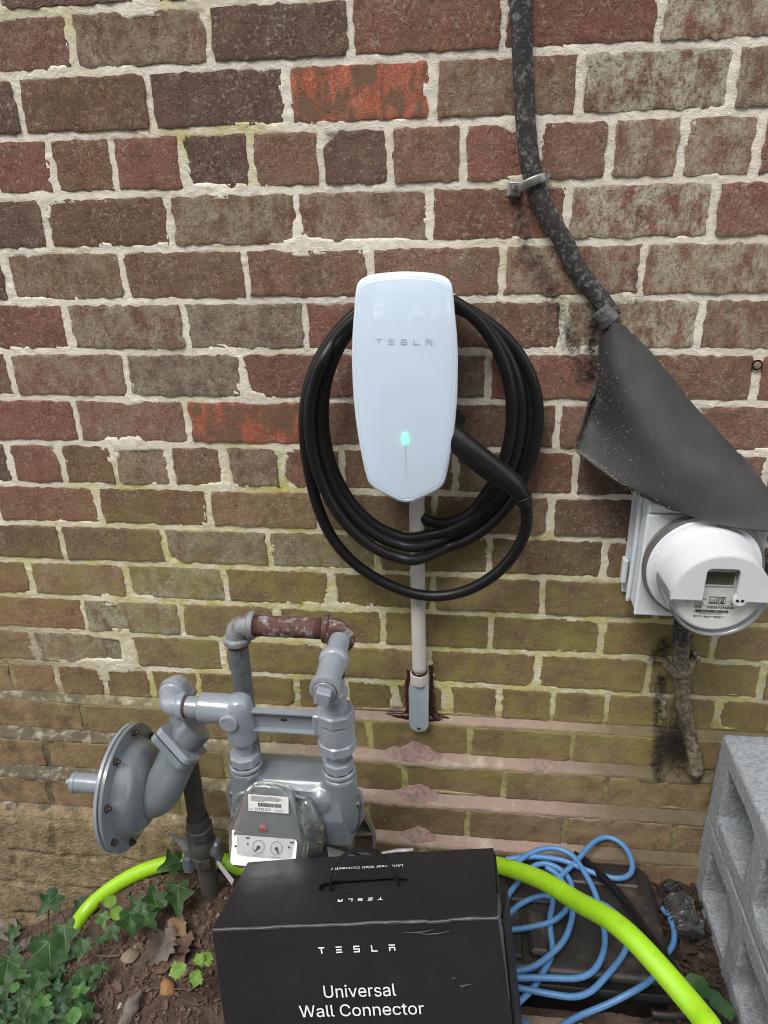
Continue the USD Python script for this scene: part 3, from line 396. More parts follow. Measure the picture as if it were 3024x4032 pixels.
LICHEN = {(1, 5): .9, (2, 5): .95, (2, 6): .6, (3, 9): .7, (3, 10): .6, (4, 5): 1.0, (4, 6): .2, (5, 5): .5, (5, 6): .75, (6, 5): .9, (6, 6): .4, (2, 4): .25, (1, 1): .35, (4, 2): .45, (4, 3): .4, (5, 1): .3, (6, 1): .5, (6, 2): .4, (7, 1): .35, (7, 2): .4, (12, 1): .45, (12, 2): .9, (13, 1): .95, (14, 1): .7, (14, 2): .3, (11, 2): .5, (11, 3): .5, (10, 2): .3, (8, 1): .25, (9, 3): .45, (9, 5): .4}
XL, XR = -1.04, 1.04
def smooth01(v, a, b): t = np.clip((v - a) / (b - a), 0, 1); return t * t * (3 - 2 * t)
def seg_dist(x, z, a, b):
    a, b = np.array(a), np.array(b); d = b - a; t = np.clip(((x - a[0]) * d[0] + (z - a[1]) * d[1]) / (d @ d), 0, 1)
    return np.hypot(x - a[0] - t * d[0], z - a[1] - t * d[1])
def stains(P, is_mortar, lichen=0.0, orange=0.0):
    """Where algae, soot, lichen, tan dirt (low down partly painted shade) and pink mortar dust have settled on the wall."""
    x, z = P[:, 0], P[:, 2]; q = np.stack([x, z, z * 0], 1)
    n1, n2 = meshkit.fbm(q * 5.5, 3, 3), meshkit.fbm(q * 12, 3, 9)
    alg = np.exp(-((z + 1.05) / .20) ** 2) * (.55 + .85 * np.exp(-((x - .02) / .48) ** 2)) + .75 * smooth01(-z, 1.13, 1.22) * (0.55 + .45 * np.exp(-((x - .05) / .6) ** 2))
    alg += .42 * smooth01(-z, .60, .9) * (.4 + .8 * n1)
    alg = alg * (.55 + .9 * n1)
    if is_mortar: alg += .55 * smooth01(n1, .60, .72) * (z > -1.0) + .38 * smooth01(n2, .60, .74) + .30 * smooth01(-z, .45, .75) * np.exp(-((x + .15) / .4) ** 2)
    alg *= 1 - .72 * np.exp(-((x + .75) / .22) ** 2) * smooth01(-z, .9, 1.05)
    alg *= 1 - .6 * smooth01(x, .25, .45) * smooth01(z, -.95, -.85)
    if is_mortar: alg *= 1 - .62 * smooth01(-z, 1.20, 1.23)
    if not is_mortar: alg *= 1 - .72 * smooth01(-z, 1.25, 1.40) * smooth01(x, -.45, -.2)
    soot = 0
    for a, b, w, s in [((.205, -.265), (.225, -.33), .026, .54), ((.225, -.33), (.29, -.44), .036, .55), ((.28, -.36), (.335, -.42), .012, .47), ((.285, -.43), (.325, -.53), .028, .58), ((.385, -.36), (.40, -.42), .016, .5), ((.36, -.39), (.40, -.43), .012, .5), ((.335, -.44), (.335, -.53), .026, .64), ((.515, -1.02), (.505, -1.06), .028, .62), ((.52, -1.1), (.53, -1.3), .022, .62), ((.556, -1.0), (.56, -1.06), .018, .55), ((.57, -1.1), (.585, -1.2), .014, .46), ((.54, -.985), (.555, -1.2), .02, .52)]:
        soot = np.maximum(soot, s * np.exp(-(seg_dist(x, z, a, b) / w) ** 2))
    tan = .95 * np.exp(-((x + .82) / .16) ** 2) * smooth01(-z, .92, 1.1) + .9 * smooth01(x, .30, .44) * smooth01(-z, 1.16, 1.25) * (1 - smooth01(-z, 1.36, 1.48)) + .80 * smooth01(-z, 1.19, 1.215) * (1 if is_mortar else .6)
    tan = np.maximum(tan, smooth01(-x, .42, .60) * smooth01(-z, 1.36, 1.50)) + .30 * smooth01(x, .32, .45) * smooth01(-z, .85, 1.0) + .55 * np.exp(-((x - .37) / .07) ** 2 - ((z + 1.235) / .04) ** 2)
    tan = tan * (.5 + n2)
    pink = 1.5 * smooth01(-z, 1.195, 1.208) * np.exp(-(np.maximum(0, np.abs(x - .10) - .26) / .12) ** 2) + .6 * smooth01(-z, 1.21, 1.22) * smooth01(x, .3, .5) + .55 * smooth01(-z, 1.2, 1.22) * np.exp(-((x + .25) / .12) ** 2)
    if not is_mortar: pink = pink * .55 * smooth01(n2, .45, .62)
    w = lambda v: np.clip(v * np.ones(len(P)), 0, 1)
    return np.stack([w(alg * (1.1 if is_mortar else 1.0)), w(soot * 1.22), w(lichen)], 1), np.stack([w(tan), w(pink), w(orange)], 1)

def row_joints(k):
    pitch = .1033 if k % 6 == 3 else .2045
    j = list(JOINTS.get(k, [-.9 + (k % 2) * .1]))
    r = random.Random(k * 7 + 3)
    while j[0] > XL: j.insert(0, j[0] - pitch + r.uniform(-.004, .004))
    while j[-1] < XR: j.append(j[-1] + pitch + r.uniform(-.004, .004))
    return np.array(j), (JOINTS[k][0] if k in JOINTS else None)
BRICKS = []          # (x0, x1, z0, z1, y, row, index)
ROWS = list(range(-2, 20))
for k in ROWS:
    j, first = row_joints(k); r = random.Random(k + 100); base = int(np.argmin(abs(j - first))) if first is not None else 0
    for i in range(len(j) - 1):
        if j[i + 1] - j[i] < .03: continue
        hw = .0062 + r.uniform(-.0015, .0020)
        if min(j[i + 1], XR) - max(j[i], XL) < .03: continue
        BRICKS.append((max(XL, j[i] + hw), min(XR, j[i + 1] - hw + r.uniform(-.001, .001)), BED[k] + .0062, BED[k - 1] - .0062, FRONT.get(k, 0.0), k, i - base + 1))

wall = thing('brick_wall', 'weathered red and brown brick house wall with green algae and pale mortar', 'wall', (0, 0, -1.53))
def brick_mesh(x0, x1, z0, z1, yf, seed):
    r = random.Random(seed); nx, nz = max(6, int((x1 - x0) / .0050)), 14
    u, w = np.meshgrid(np.linspace(0, 1, nx), np.linspace(0, 1, nz), indexing='ij'); cut = .0014
    X, Z = x0 + (x1 - x0) * u, z0 + (z1 - z0) * w
    q = np.stack([X * 85, Z * 85, X * 0 + seed], -1); wob = (meshkit.fbm(q, 3, seed % 97) - .5); wob2 = (meshkit.fbm(q + 31, 3, seed % 89) - .5)
    edge = np.maximum(np.maximum(np.abs(u - .5), 0) * 2, 0); ez = np.abs(w - .5) * 2
    X = X + wob * .0078 * smooth01(edge, .8, 1) + wob * .0012; Z = Z + wob2 * .0078 * smooth01(ez, .6, 1)
    # worn corners and a few broken ones
    for cx, cz in ((x0, z0), (x1, z0), (x0, z1), (x1, z1)):
        R = r.uniform(.0010, .0032) if r.random() > .03 else r.uniform(.010, .024)
        d = np.hypot(X - cx, Z - cz); pull = np.maximum(0, R - d) * .62
        mx, mz = (x0 + x1) / 2 - cx, (z0 + z1) / 2 - cz; l = math.hypot(mx, mz) or 1
        X = X + pull * mx / l * 1.0; Z = Z + pull * mz / l * 1.3
    lean = r.uniform(-.0012, .0012); off = r.uniform(-.0012, .0012)
    Y = yf - .0032 + off + lean * (2 * u - 1) + (meshkit.fbm(q * .55, 3, 5) - .5) * .0022
    V = np.stack([X, Y, Z], -1); idx = np.arange(nx * nz).reshape(nx, nz)
    F = np.concatenate([np.stack([idx[:-1, :-1], idx[1:, :-1], idx[1:, 1:]], -1).reshape(-1, 3), np.stack([idx[:-1, :-1], idx[1:, 1:], idx[:-1, 1:]], -1).reshape(-1, 3)])
    loop = np.r_[idx[:, 0], idx[-1, 1:], idx[-2::-1, -1], idx[0, -2:0:-1]]; V = V.reshape(-1, 3); L = V[loop]; c = L.mean(0); n = len(loop)
    o = L - c; o[:, 1] = 0; o /= np.linalg.norm(o, axis=1, keepdims=True)
    r1 = L + o * .0007 + [0, .0012, 0]; r2 = L + o * .0009; r2[:, 1] = yf + .016
    a, b, e = loop, len(V) + np.arange(n), len(V) + n + np.arange(n); s = lambda t: np.roll(t, -1)
    F = np.vstack([F, np.stack([a, s(b), s(a)], 1), np.stack([a, b, s(b)], 1), np.stack([b, s(e), s(b)], 1), np.stack([b, e, s(e)], 1)])
    return np.vstack([V, r1, r2]), F
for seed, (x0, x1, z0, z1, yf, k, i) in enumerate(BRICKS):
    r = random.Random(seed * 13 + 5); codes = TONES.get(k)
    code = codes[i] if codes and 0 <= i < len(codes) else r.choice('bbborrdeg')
    tone = (np.array(srgb(*TONE[code])) * (.68 if code != 'O' else 1.0) + np.array(srgb(112, 80, 65)) * (.32 if code != 'O' else 0)) * (1.06 if k < 16 else .80) * r.uniform(.88, 1.12) * np.array([r.uniform(.95, 1.05), 1, r.uniform(.95, 1.05)])  # lower courses toned down: shade at the foot put into the brick colour
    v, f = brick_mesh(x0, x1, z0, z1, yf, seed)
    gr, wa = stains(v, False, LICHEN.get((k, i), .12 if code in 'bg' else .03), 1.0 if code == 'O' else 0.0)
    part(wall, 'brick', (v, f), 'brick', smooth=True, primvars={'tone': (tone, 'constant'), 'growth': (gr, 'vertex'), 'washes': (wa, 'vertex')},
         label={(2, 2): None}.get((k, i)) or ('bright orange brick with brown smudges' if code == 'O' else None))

def mortar_sheet():
    """The mortar between and behind the bricks: stepped at the footing, rough, smeared over brick edges here and there."""
    prof = [(0.0, z) for z in np.arange(.245, BED[15] + .012, -.0034)]
    for k in range(16, 20):
        z_top, y0, y1 = BED[k - 1], FRONT.get(k - 1, 0.0), FRONT[k]
        prof += [(y0, z_top + .012), (y0 - .001, z_top + .008)]
        for t in np.linspace(0, 1, 6): prof.append((y0 - .0015 + (y1 + .0005 - y0) * t, z_top + .0055 - .0048 * t ** 1.3))
        prof += [(y1, z) for z in np.arange(z_top - .005, BED[k] + .012, -.005)]
    prof += [(FRONT[19], z) for z in np.arange(prof[-1][1] - .006, -1.90, -.012)]
    prof = np.array(prof); xs = np.arange(XL, XR, .0034)
    Y = np.repeat(prof[:, 0][None], len(xs), 0); Zz = np.repeat(prof[:, 1][None], len(xs), 0); X = np.repeat(xs[:, None], len(prof), 1)
    # distance inside the nearest brick face
    D = np.full(X.shape, -.006)
    for x0, x1, z0, z1, yf, k, i in BRICKS:
        a, b = np.searchsorted(xs, (x0, x1)); m = np.nonzero((prof[:, 1] > z0) & (prof[:, 1] < z1) & (np.abs(prof[:, 0] - yf) < .003))[0]
        if b - a < 2 or len(m) < 2: continue
        s = np.ix_(np.arange(a, b), m); D[s] = np.minimum(np.minimum(X[s] - x0, x1 - X[s]), np.minimum(Zz[s] - z0, z1 - Zz[s]))
    q = np.stack([X, Zz, Y * 2], -1)
    n_f, n_m, n_l = meshkit.fbm(q * 110, 3, 1), meshkit.fbm(q * 34, 3, 2), meshkit.fbm(q * 9, 2, 4)
    smear = .0012 + .0075 * (n_m - .42) + .020 * np.maximum(0, n_l - .56) + .016 * np.maximum(0, n_f - .60)
    inside = np.clip((D - smear) / .0045, 0, 1)
    lump = (n_f - .5) * .0034 + (n_m - .5) * .0026
    ledge = np.gradient(prof[:, 0]); ledge = np.abs(ledge) > .0015
    rough = -.0012 - np.clip(smear - .001, 0, .008) * .42 + lump
    Yo = Y + np.where(ledge[None], lump * .5, rough * (1 - inside) + .0022 * inside)
    Zo = Zz + np.where(ledge[None], lump * 1.1, 0)
    V = np.stack([X, Yo, Zo], -1).reshape(-1, 3); idx = np.arange(len(V)).reshape(X.shape); mortar_sheet.ledge = np.repeat((np.convolve(ledge, [1, 1, 1], 'same') > 0)[None], len(xs), 0).ravel()
    F = np.concatenate([np.stack([idx[:-1, :-1], idx[1:, 1:], idx[1:, :-1]], -1).reshape(-1, 3), np.stack([idx[:-1, :-1], idx[:-1, 1:], idx[1:, 1:]], -1).reshape(-1, 3)])
    return V, F[:, ::-1]
v, f = mortar_sheet(); gr, wa = stains(v, True)
lg = mortar_sheet.ledge; xv = v[:, 0]; pk = np.exp(-(np.maximum(0, np.abs(xv - .09) - .20) / .13) ** 2)
gr[lg, 0] *= np.where(xv[lg] < -.15, .40, .15); wa[lg, 1] = np.clip(pk[lg] * 1.2, 0, 1) * .9; wa[lg, 0] = np.clip(.4 + .6 * smooth01(xv[lg], .25, .45), 0, 1)
gr[:, 2] = np.where(lg, (1 - pk) * np.where(xv < 0, .95, .55), .75 * smooth01(-v[:, 2], 1.21, 1.30)); low_j = (~lg) & (v[:, 2] < -1.23); gr[low_j, 0] *= 1.5; wa[low_j, 1] *= .35  # third channel: dark ledges, and low joints darkened to stand in for shade
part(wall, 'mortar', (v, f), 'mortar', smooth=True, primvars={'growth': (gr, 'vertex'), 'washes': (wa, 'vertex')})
# the wall goes on above and beside the picture: plain brickwork there
gw = Graph(); bt = gw.n('brick_texture', vector=gw.n('mapping', vector=gw.pos(), rotation=(math.pi / 2, 0, 0), location=(0, 1.53, 0)) + 'vector', color1=(.15, .085, .062), color2=(.11, .07, .055), mortar=(.55, .51, .44), scale=1.0, mortar_size=.006, brick_width=.204, row_height=.0813)
M['far_brick'] = gw.done('plain_brickwork_look', gw.n('principled_bsdf', base_color=bt + 'color', roughness=.9) + 'BSDF')
part(wall, 'upper_wall', rbox((-5, .004, .247), (5, .30, 5.2), .003), 'far_brick', smooth=False); part(wall, 'side_wall', rbox((XR + .004, .004, -1.95), (5, .30, .245), .003), 'far_brick', smooth=False); part(wall, 'side_wall', rbox((-5, .004, -1.95), (XL - .004, .30, .245), .003), 'far_brick', smooth=False)
# the wall's solid body behind the facing
part(wall, 'wall_core', rbox((XL, .02, -1.95), (XR, .30, .245), .002), 'mortar', smooth=False, primvars={'growth': (np.zeros(3), 'constant'), 'washes': (np.zeros(3), 'constant')})

def heap(x, z, w, h, yb, yf, seed):
    """A cone of dropped pink mortar dust leaning on the wall on a ledge."""
    th = np.linspace(0, np.pi, 21); rr = np.linspace(0, 1, 9); V = []
    for a in th:
        for t in rr:
            px = x + w * t * math.cos(a); py = yb - (yb - yf) * t * math.sin(a); hh = h * (1 - t) ** 1.15
            nn = meshkit.fbm(np.array([px * 70, py * 90, seed * 3.0]), 3, seed) - .5; V.append((px + .008 * nn, py - .006 * nn * t, z + max(0, hh * (1 + .8 * nn) + .006 * nn * (t < .9))))
    V = np.array(V); idx = np.arange(len(V)).reshape(21, 9)
    F = np.concatenate([np.stack([idx[:-1, :-1], idx[:-1, 1:], idx[1:, 1:]], -1).reshape(-1, 3), np.stack([idx[:-1, :-1], idx[1:, 1:], idx[1:, :-1]], -1).reshape(-1, 3)])
    return V, F
for (x, k, w, h, s) in [(.052, 16, .062, .038, 1), (.058, 17, .050, .034, 2), (.062, 18, .042, .030, 3), (.30, 16, .03, .012, 4)]:
    part(wall, 'mortar_heap', heap(x, BED[k] + .001, w * 1.15, h * .85, FRONT[k] - .002, FRONT.get(k + 1) - .001, s), 'pinkdust', smooth=True)
# drilled holes and anchors left in the joints
for x, z, lab in [(.584, -.507, 'round tan plug set in a drilled hole'), (.429, -.809, 'round tan plug in a joint beside the meter box')]:
    part(wall, 'hole_rim', lathe([(.0035, -.001), (.0075, -.0005), (.0082, .002)], (x, -.004, z), (0, -1, 0), 20), 'bolt')
    part(wall, 'anchor_plug', lathe([(0, .002), (.0048, .0018), (.0055, 0), (.0055, -.006)], (x + .0008, -.0055, z - .0006), (0, -1, 0), 18), 'stone_tan', label=lab)

# parged (plastered) foot of the wall at the left, with a ragged end
def parging():
    E = np.array(PRE['PARGE']); nz, nx = 90, 120; V = []
    ze = np.linspace(-1.462, -1.98, nz)
    for z in ze:
        xl = np.interp(-z, -E[:, 2], E[:, 0]); xl = xl + .006 * (meshkit.noise(np.array([z * 60, 0, 0])) - .5)
        for u in np.linspace(0, 1, nx):
            x = xl + (-.30 - xl) * u; t = np.clip((-1.462 - z) / .35, 0, 1.2); fade = 1 - smooth01(np.array(x), -.52, -.34) * (1 - .6 * t)
            y = -.1015 - (.014 + .055 * t) * fade - .007 * (meshkit.fbm(np.array([x * 14, z * 14, 3.0]), 3, 8) - .5) - .006 * abs(math.sin((z + 1.462) / .0813 * np.pi)) * 0
            ci = int((-1.462 - z) / .082); course = ((-1.462 - z) % .082) / .082; bv = np.array([x * 6, ci * 3.1, 2.0]); y += (.005 * (course < .10) + .004 * (abs(((x + .1 * (ci % 2)) % .205) - .1) < .006)) * (meshkit.noise(bv * 2.5) > .42) - .010 * (meshkit.fbm(np.array([x * 42, z * 42, 7.0]), 3, 4) - .5)
            V.append((x, y, z + .004 * (meshkit.noise(np.array([x * 40, z * 40, 1.0])) - .5)))
    V = np.array(V); idx = np.arange(len(V)).reshape(nz, nx)
    ret = V.reshape(nz, nx, 3)[:, 0] + [.012, .10, 0]; top = V.reshape(nz, nx, 3)[0] + [0, .03, .004]; n0 = len(V); V = np.vstack([V, ret, top])
    F = np.concatenate([np.stack([idx[:-1, :-1], idx[1:, 1:], idx[:-1, 1:]], -1).reshape(-1, 3), np.stack([idx[:-1, :-1], idx[1:, :-1], idx[1:, 1:]], -1).reshape(-1, 3)])
    a, b = idx[:, 0], n0 + np.arange(nz); F = np.vstack([F, np.stack([a[:-1], b[:-1], b[1:]], 1), np.stack([a[:-1], b[1:], a[1:]], 1)])
    a, b = idx[0], n0 + nz + np.arange(nx); F = np.vstack([F, np.stack([a[:-1], b[1:], b[:-1]], 1), np.stack([a[:-1], a[1:], b[1:]], 1)])
    return V, F
part(wall, 'parged_footing', parging(), 'parge', smooth=50, label='tan plastered footing with cracks at the lower left')

# ------------------------------------------------------------------ the ground
def grid_sheet(xs, ys, zf):
    X, Y = np.meshgrid(xs, ys, indexing='ij'); V = np.stack([X, Y, zf(X, Y)], -1).reshape(-1, 3); idx = np.arange(len(V)).reshape(X.shape)
    return V, np.concatenate([np.stack([idx[:-1, :-1], idx[1:, :-1], idx[1:, 1:]], -1).reshape(-1, 3), np.stack([idx[:-1, :-1], idx[1:, 1:], idx[:-1, 1:]], -1).reshape(-1, 3)])
def soil_z(X, Y):
    q = np.stack([X, Y, X * 0], -1)
    return ground_z(X, Y) + .022 * (meshkit.fbm(q * 9, 3, 1) - .5) + .012 * (meshkit.fbm(q * 45, 3, 2) - .5) + .007 * (meshkit.fbm(q * 150, 2, 3) - .5)
xs = np.r_[np.linspace(-40, -1.3, 24), np.arange(-1.2, 1.2, .0065), np.linspace(1.3, 40, 24)]; ys = np.r_[np.linspace(-45, -1.0, 26), np.arange(-.95, -.05, .0065), [.0, .02]]
solo('ground', grid_sheet(xs, ys, soil_z), 'soil', kind='structure', smooth=True)

# ------------------------------------------------------------------ wall charger with its coiled cable
CX0, FY = .049, -.112
charger = thing('wall_charger', 'glossy white glass wall charger with a lit green light and coiled black cable', 'EV charger', (CX0, 0, -.54))
half = [(-.3555, 0), (-.3565, .022), (-.3590, .044), (-.3635, .0585), (-.3715, .0670), (-.384, .0700), (-.410, .0728), (-.445, .0765), (-.485, .0786), (-.525, .0784), (-.565, .0765), (-.605, .0727), (-.640, .0680), (-.664, .0635), (-.676, .0600), (-.684, .0535), (-.694, .038), (-.703, .020), (-.7085, .008), (-.7093, 0)]
from scipy.interpolate import PchipInterpolator
hz = np.array(half); tt = np.r_[0, np.cumsum(np.hypot(*np.diff(hz, axis=0).T))]
hs = PchipInterpolator(tt, hz)(np.linspace(0, tt[-1], 70)); rt = [(CX0 + w, z) for z, w in hs]; lf = [(CX0 - w, z) for z, w in hs[1:-1][::-1]]
OUT = np.array(rt + lf); OC = np.array([CX0, -.53])
def face_y(x, z):
    d = z + .535; t = np.clip((d - .150) / .030, 0, 1)
    return FY + .26 * d * d + .005 * t ** 2 + 1.2 * (x - CX0) ** 2
def ring_mesh(levels, close=True):
    """Rings of the outline: (scale inward in metres, y) or (scale inward, offset from the face)."""
    n = len(OUT); V = []; F = []
    nrm = OUT - OC; nrm /= np.linalg.norm(nrm, axis=1, keepdims=True)
    for inset, fn in levels:
        p = OC + (OUT - OC) * inset[1] - nrm * inset[0]; V.append(np.stack([p[:, 0], fn(p[:, 0], p[:, 1]), p[:, 1]], 1))
    q = np.arange(n); q2 = (q + 1) % n
    for i in range(len(levels) - 1): F += [np.stack([i * n + q, i * n + q2, (i + 1) * n + q2], 1), np.stack([i * n + q, (i + 1) * n + q2, (i + 1) * n + q], 1)]
    V = np.vstack(V)
    if close: V = np.vstack([V, V[-n:].mean(0)]); F.append(np.stack([(len(levels) - 1) * n + q, (len(levels) - 1) * n + q2, np.full(n, len(V) - 1)], 1))
    return V, np.vstack(F)
body_y = lambda dy: (lambda x, z: face_y(x, z) + dy)
const_y = lambda y: (lambda x, z: y * np.ones_like(x))
part(charger, 'body', ring_mesh([((.014, 1), const_y(.0)), ((.010, 1), const_y(-.030)), ((.005, 1), body_y(.030)), ((.0018, 1), body_y(.0085)), ((.0018, 1), body_y(.0065))]), 'charger_grey', smooth=40)
part(charger, 'rim', ring_mesh([((.004, 1), body_y(.0080)), ((-.0004, 1), body_y(.0066)), ((-.0008, 1), body_y(.0040)), ((.0002, 1), body_y(.0018)), ((.0018, 1), body_y(.0014))], False), 'white_rim', smooth=60)
plate = part(charger, 'glass_plate', ring_mesh([((.0012, 1), body_y(.0050)), ((.0012, 1), body_y(.0022)), ((.0020, 1), body_y(.0009)), ((.0036, 1), body_y(.0003)), ((.0062, 1), body_y(.0000)), ((.0066, 1), body_y(.0004)), ((.0074, 1), body_y(.0000)), ((.009, 1), body_y(-.0006)), ((.0, .82), body_y(-.0009)), ((.0, .66), body_y(-.0010)), ((.0, .5), body_y(-.0010)), ((.0, .33), body_y(-.0010)), ((.0, .16), body_y(-.0010))]), 'white_glass', smooth=50)
def on_face(poly, x, z, depth=.0005, lift=.0012):
    return extrude(poly, depth, (x, float(face_y(np.array(x), np.array(z))) - lift, z), (1, 0, 0), (0, 0, 1))
for k, g in enumerate(spaced_word(.0088, .0082, .0181)):
    xx = .0085 + k * .0181
    part(plate, 'letter', on_face(affinity.translate(g, -k * .0181, 0), xx, -.4545, .00015, .0015), 'emboss', smooth=False)
part(charger, 'light_strip', on_face(sg.LineString([(0, 0), (0, .0150)]).buffer(.0009), .0495, -.6055, .0010, .0026), 'led', label='glowing green status light')
part(charger, 'light_groove', cat(*[on_face(sg.box(-.0005, 0, .0005, .0040), .0498 + .0000014 * q, -.6650 + q * .0039, .0004, .0011) for q in range(14)]), 'emboss')
# coil: one cable, wound four times over the charger, its last turn hanging low
CR_ = .0097
def turn(cx, cz, rx, rz, y, a0, a1, n=22, dr=(0, 0), dy=0.0):
    t = np.radians(np.linspace(a0, a1, n)); s = np.linspace(0, 1, n)
    return [(cx + (rx + dr[0] * u) * math.sin(k), y + dy * u if math.cos(k) < .55 else max(y, -.062), cz + ((rz + dr[1] * u) * math.cos(k) if math.cos(k) < 0 else .198 * math.cos(k) * (1 - .05 * abs(rx - .16) / .03))) for k, u in zip(t, s)]
path = [(.058, -.030, -.690), (.056, -.030, -.730), (.064, -.031, -.762), (.094, -.033, -.776), (.128, -.036, -.770), (.160, -.040, -.746)]
path += turn(.058, -.585, .156, .203, -.046, 132, 10, 18)                  # up the inner right side, over the top
path += turn(.058, -.590, .146, .205, -.050, 0, -176, 22, dr=(.004, .004))
path += turn(.060, -.592, .168, .206, -.040, -190, -352, 22, dr=(.002, .004))
path += turn(.060, -.590, .150, .216, -.064, -366, -540, 22, dr=(.010, .002))
path += turn(.062, -.592, .178, .222, -.030, -556, -714, 22, dr=(.008, .002))
path += turn(.060, -.592, .164, .226, -.078, -728, -900, 22, dr=(.006, .008))
path += turn(.066, -.594, .190, .236, -.034, -914, -1074, 22, dr=(.000, .002))
path += [(.070, -.034, -.385), (.045, -.034, -.386), (.015, -.036, -.394), (-.015, -.040, -.410), (-.048, -.047, -.436), (-.090, -.058, -.490), (-.114, -.062, -.555), (-.120, -.062, -.620), (-.115, -.060, -.690), (-.100, -.058, -.762), (-.072, -.056, -.820), (-.030, -.056, -.863), (.020, -.057, -.892), (.075, -.058, -.907), (.130, -.060, -.900), (.178, -.064, -.873), (.218, -.070, -.828), (.240, -.076, -.778), (.244, -.082, -.738), (.236, -.088, -.700)]
part(charger, 'charging_cable', tube(path, CR_, 18, step=.008), 'black_cable', smooth=True)
hp = [(.100, -.074, -.582), (.128, -.088, -.606), (.160, -.096, -.632), (.190, -.098, -.655), (.214, -.096, -.674), (.231, -.091, -.694), (.2385, -.0875, -.711)]
hd = part(charger, 'charging_handle', tube(hp, [.0180, .0192, .0200, .0206, .0198, .0162, .0118], 26, step=.004, flat=(.92, (0, 1, 0))), 'black_plastic', smooth=True)
part(hd, 'collar', tube([(.2335, -.0895, -.698), (.2372, -.0880, -.708), (.2395, -.0868, -.716)], [.0150, .0132, .0112], 22, step=.002), 'black_cable', smooth=True)
part(charger, 'holster', tube([(.100, -.040, -.575), (.122, -.060, -.594)], .024, 24, step=.004), 'black_plastic', smooth=True)

# ------------------------------------------------------------------ conduit from the charger down into the wall
conduit = thing('conduit', 'pale grey plastic conduit running straight down below the white charger', 'conduit', (.062, -.03, -1.24))
PX = .0640
part(conduit, 'pipe', tube([(.0605, -.030, -.690), (.0612, -.030, -.80), (.0625, -.030, -.95), (PX + .0004, -.030, -1.090)], .01335, 28, step=.01), 'pvc', smooth=True)
part(conduit, 'seal_ring', lathe([(.0132, 0), (.0155, .001), (.016, .004), (.0150, .009), (.0134, .010)], (PX + .0004, -.030, -1.098), (0, 0, 1), 28), 'sealant', label='dark sealant ring at the pipe joint')
x0, x1 = PX - .0185, PX + .0180
def stadium(w, h): return sg.LineString([(0, -(h - w) / 2), (0, (h - w) / 2)]).buffer(w / 2, 16)
lb = cat(lathe([(.0, 0), (.0172, .001), (.0176, .004), (.0176, .022), (.0165, .024), (0, .024)], (PX, -.030, -1.117), (0, 0, 1), 28),
         extrude(stadium(.036, .122), .040, (PX - .0003, .004, -1.1645), (1, 0, 0), (0, 0, 1)))
part(conduit, 'access_box', lb, 'pvc', smooth=40)
cv = part(conduit, 'cover', cat(extrude(stadium(.0385, .121), .0034, (PX - .0005, -.0365, -1.1685), (1, 0, 0), (0, 0, 1)), extrude(stadium(.0365, .119), .0012, (PX - .0005, -.0399, -1.1685), (1, 0, 0), (0, 0, 1))), 'pvc_cover', smooth=40)
part(cv, 'raised_mark', cat(text('CARLON', .0055, (PX - .0035, -.0412, -1.150), (0, 0, -1), (1, 0, 0), .0004), text('4', .0055, (PX - .006, -.0412, -1.203), (1, 0, 0), (0, 0, 1), .0004)), 'pvc_cover', smooth=False)
for z in (-1.117, -1.2195):
    sc = part(cv, 'screw', lathe([(.0042, 0), (.0042, .001), (.003, .002), (0, .0022)], (PX - .0005, -.0405, z), (0, -1, 0), 18), 'bright_steel')
    part(sc, 'screw_slot', rbox((PX - .0030, -.0432, z - .0005), (PX + .0022, -.0424, z + .0005), .0001), 'bolt', smooth=False)
def blob(pts, r, seed):
    return tube(pts, r, 14, step=.002, wobble=.75, seed=seed, flat=(.7, (0, 1, 0)))
sealant = thing('sealant', 'glossy dark brown sealant smeared into the joint around the conduit box', 'sealant', (PX, -.01, -1.23))
for s, (pts, r) in enumerate([([(PX - .022, -.004, -1.105), (PX - .0235, -.006, -1.14), (PX - .024, -.007, -1.18), (PX - .024, -.010, -1.212)], [.003, .005, .005, .006]),
                              ([(PX + .021, -.004, -1.095), (PX + .0225, -.006, -1.14), (PX + .0235, -.008, -1.18), (PX + .027, -.012, -1.205), (PX + .034, -.014, -1.216)], [.003, .004, .005, .007, .006]),
                              ([(PX - .068, -.008, -1.2175), (PX - .050, -.011, -1.2165), (PX - .026, -.014, -1.217), (PX + .02, -.014, -1.2165), (PX + .042, -.010, -1.218), (PX + .058, -.009, -1.2195)], [.004, .006, .009, .0095, .008, .004]),
                              ([(PX - .045, -.016, -1.221), (PX - .025, -.020, -1.223)], [.003, .005])]):
    part(sealant, 'sealant_bead', blob(pts, r, s + 3), 'sealant', smooth=True)

# ------------------------------------------------------------------ old service cable above, rubber flap, electric meter
svc = thing('service_cable', 'flat weathered black service cable running down the wall from the top', 'cable', (.22, -.01, -.43))
sp = np.array(PRE['SVC']); sp[:, 1] = -.011
part(svc, 'sheath', tube(sp, .0140, 22, step=.006, flat=(.62, (0, 1, 0)), wobble=.03, seed=4), 'service', smooth=True)
st = part(svc, 'strap', tube([(.206, -.004, -.2495), (.214, -.022, -.2475), (.228, -.0245, -.2415), (.242, -.021, -.237), (.2475, -.006, -.2345)], .0062, 14, step=.003, flat=(.28, (0, 1, 0))), 'steel', smooth=True, label='metal cable strap daubed with grey sealant')
part(st, 'tab', rbox((.193, -.012, -.262), (.213, -.002, -.240), .003), 'steel')
part(st, 'screw', lathe([(.0052, 0), (.0052, .0012), (.004, .0028), (0, .0034)], (.2040, -.012, -.2500), (0, -1, 0), 20), 'bright_steel')
part(st, 'screw_slot', rbox((.2035, -.0162, -.2543), (.2047, -.0148, -.2457), .0001), 'bolt', smooth=False)
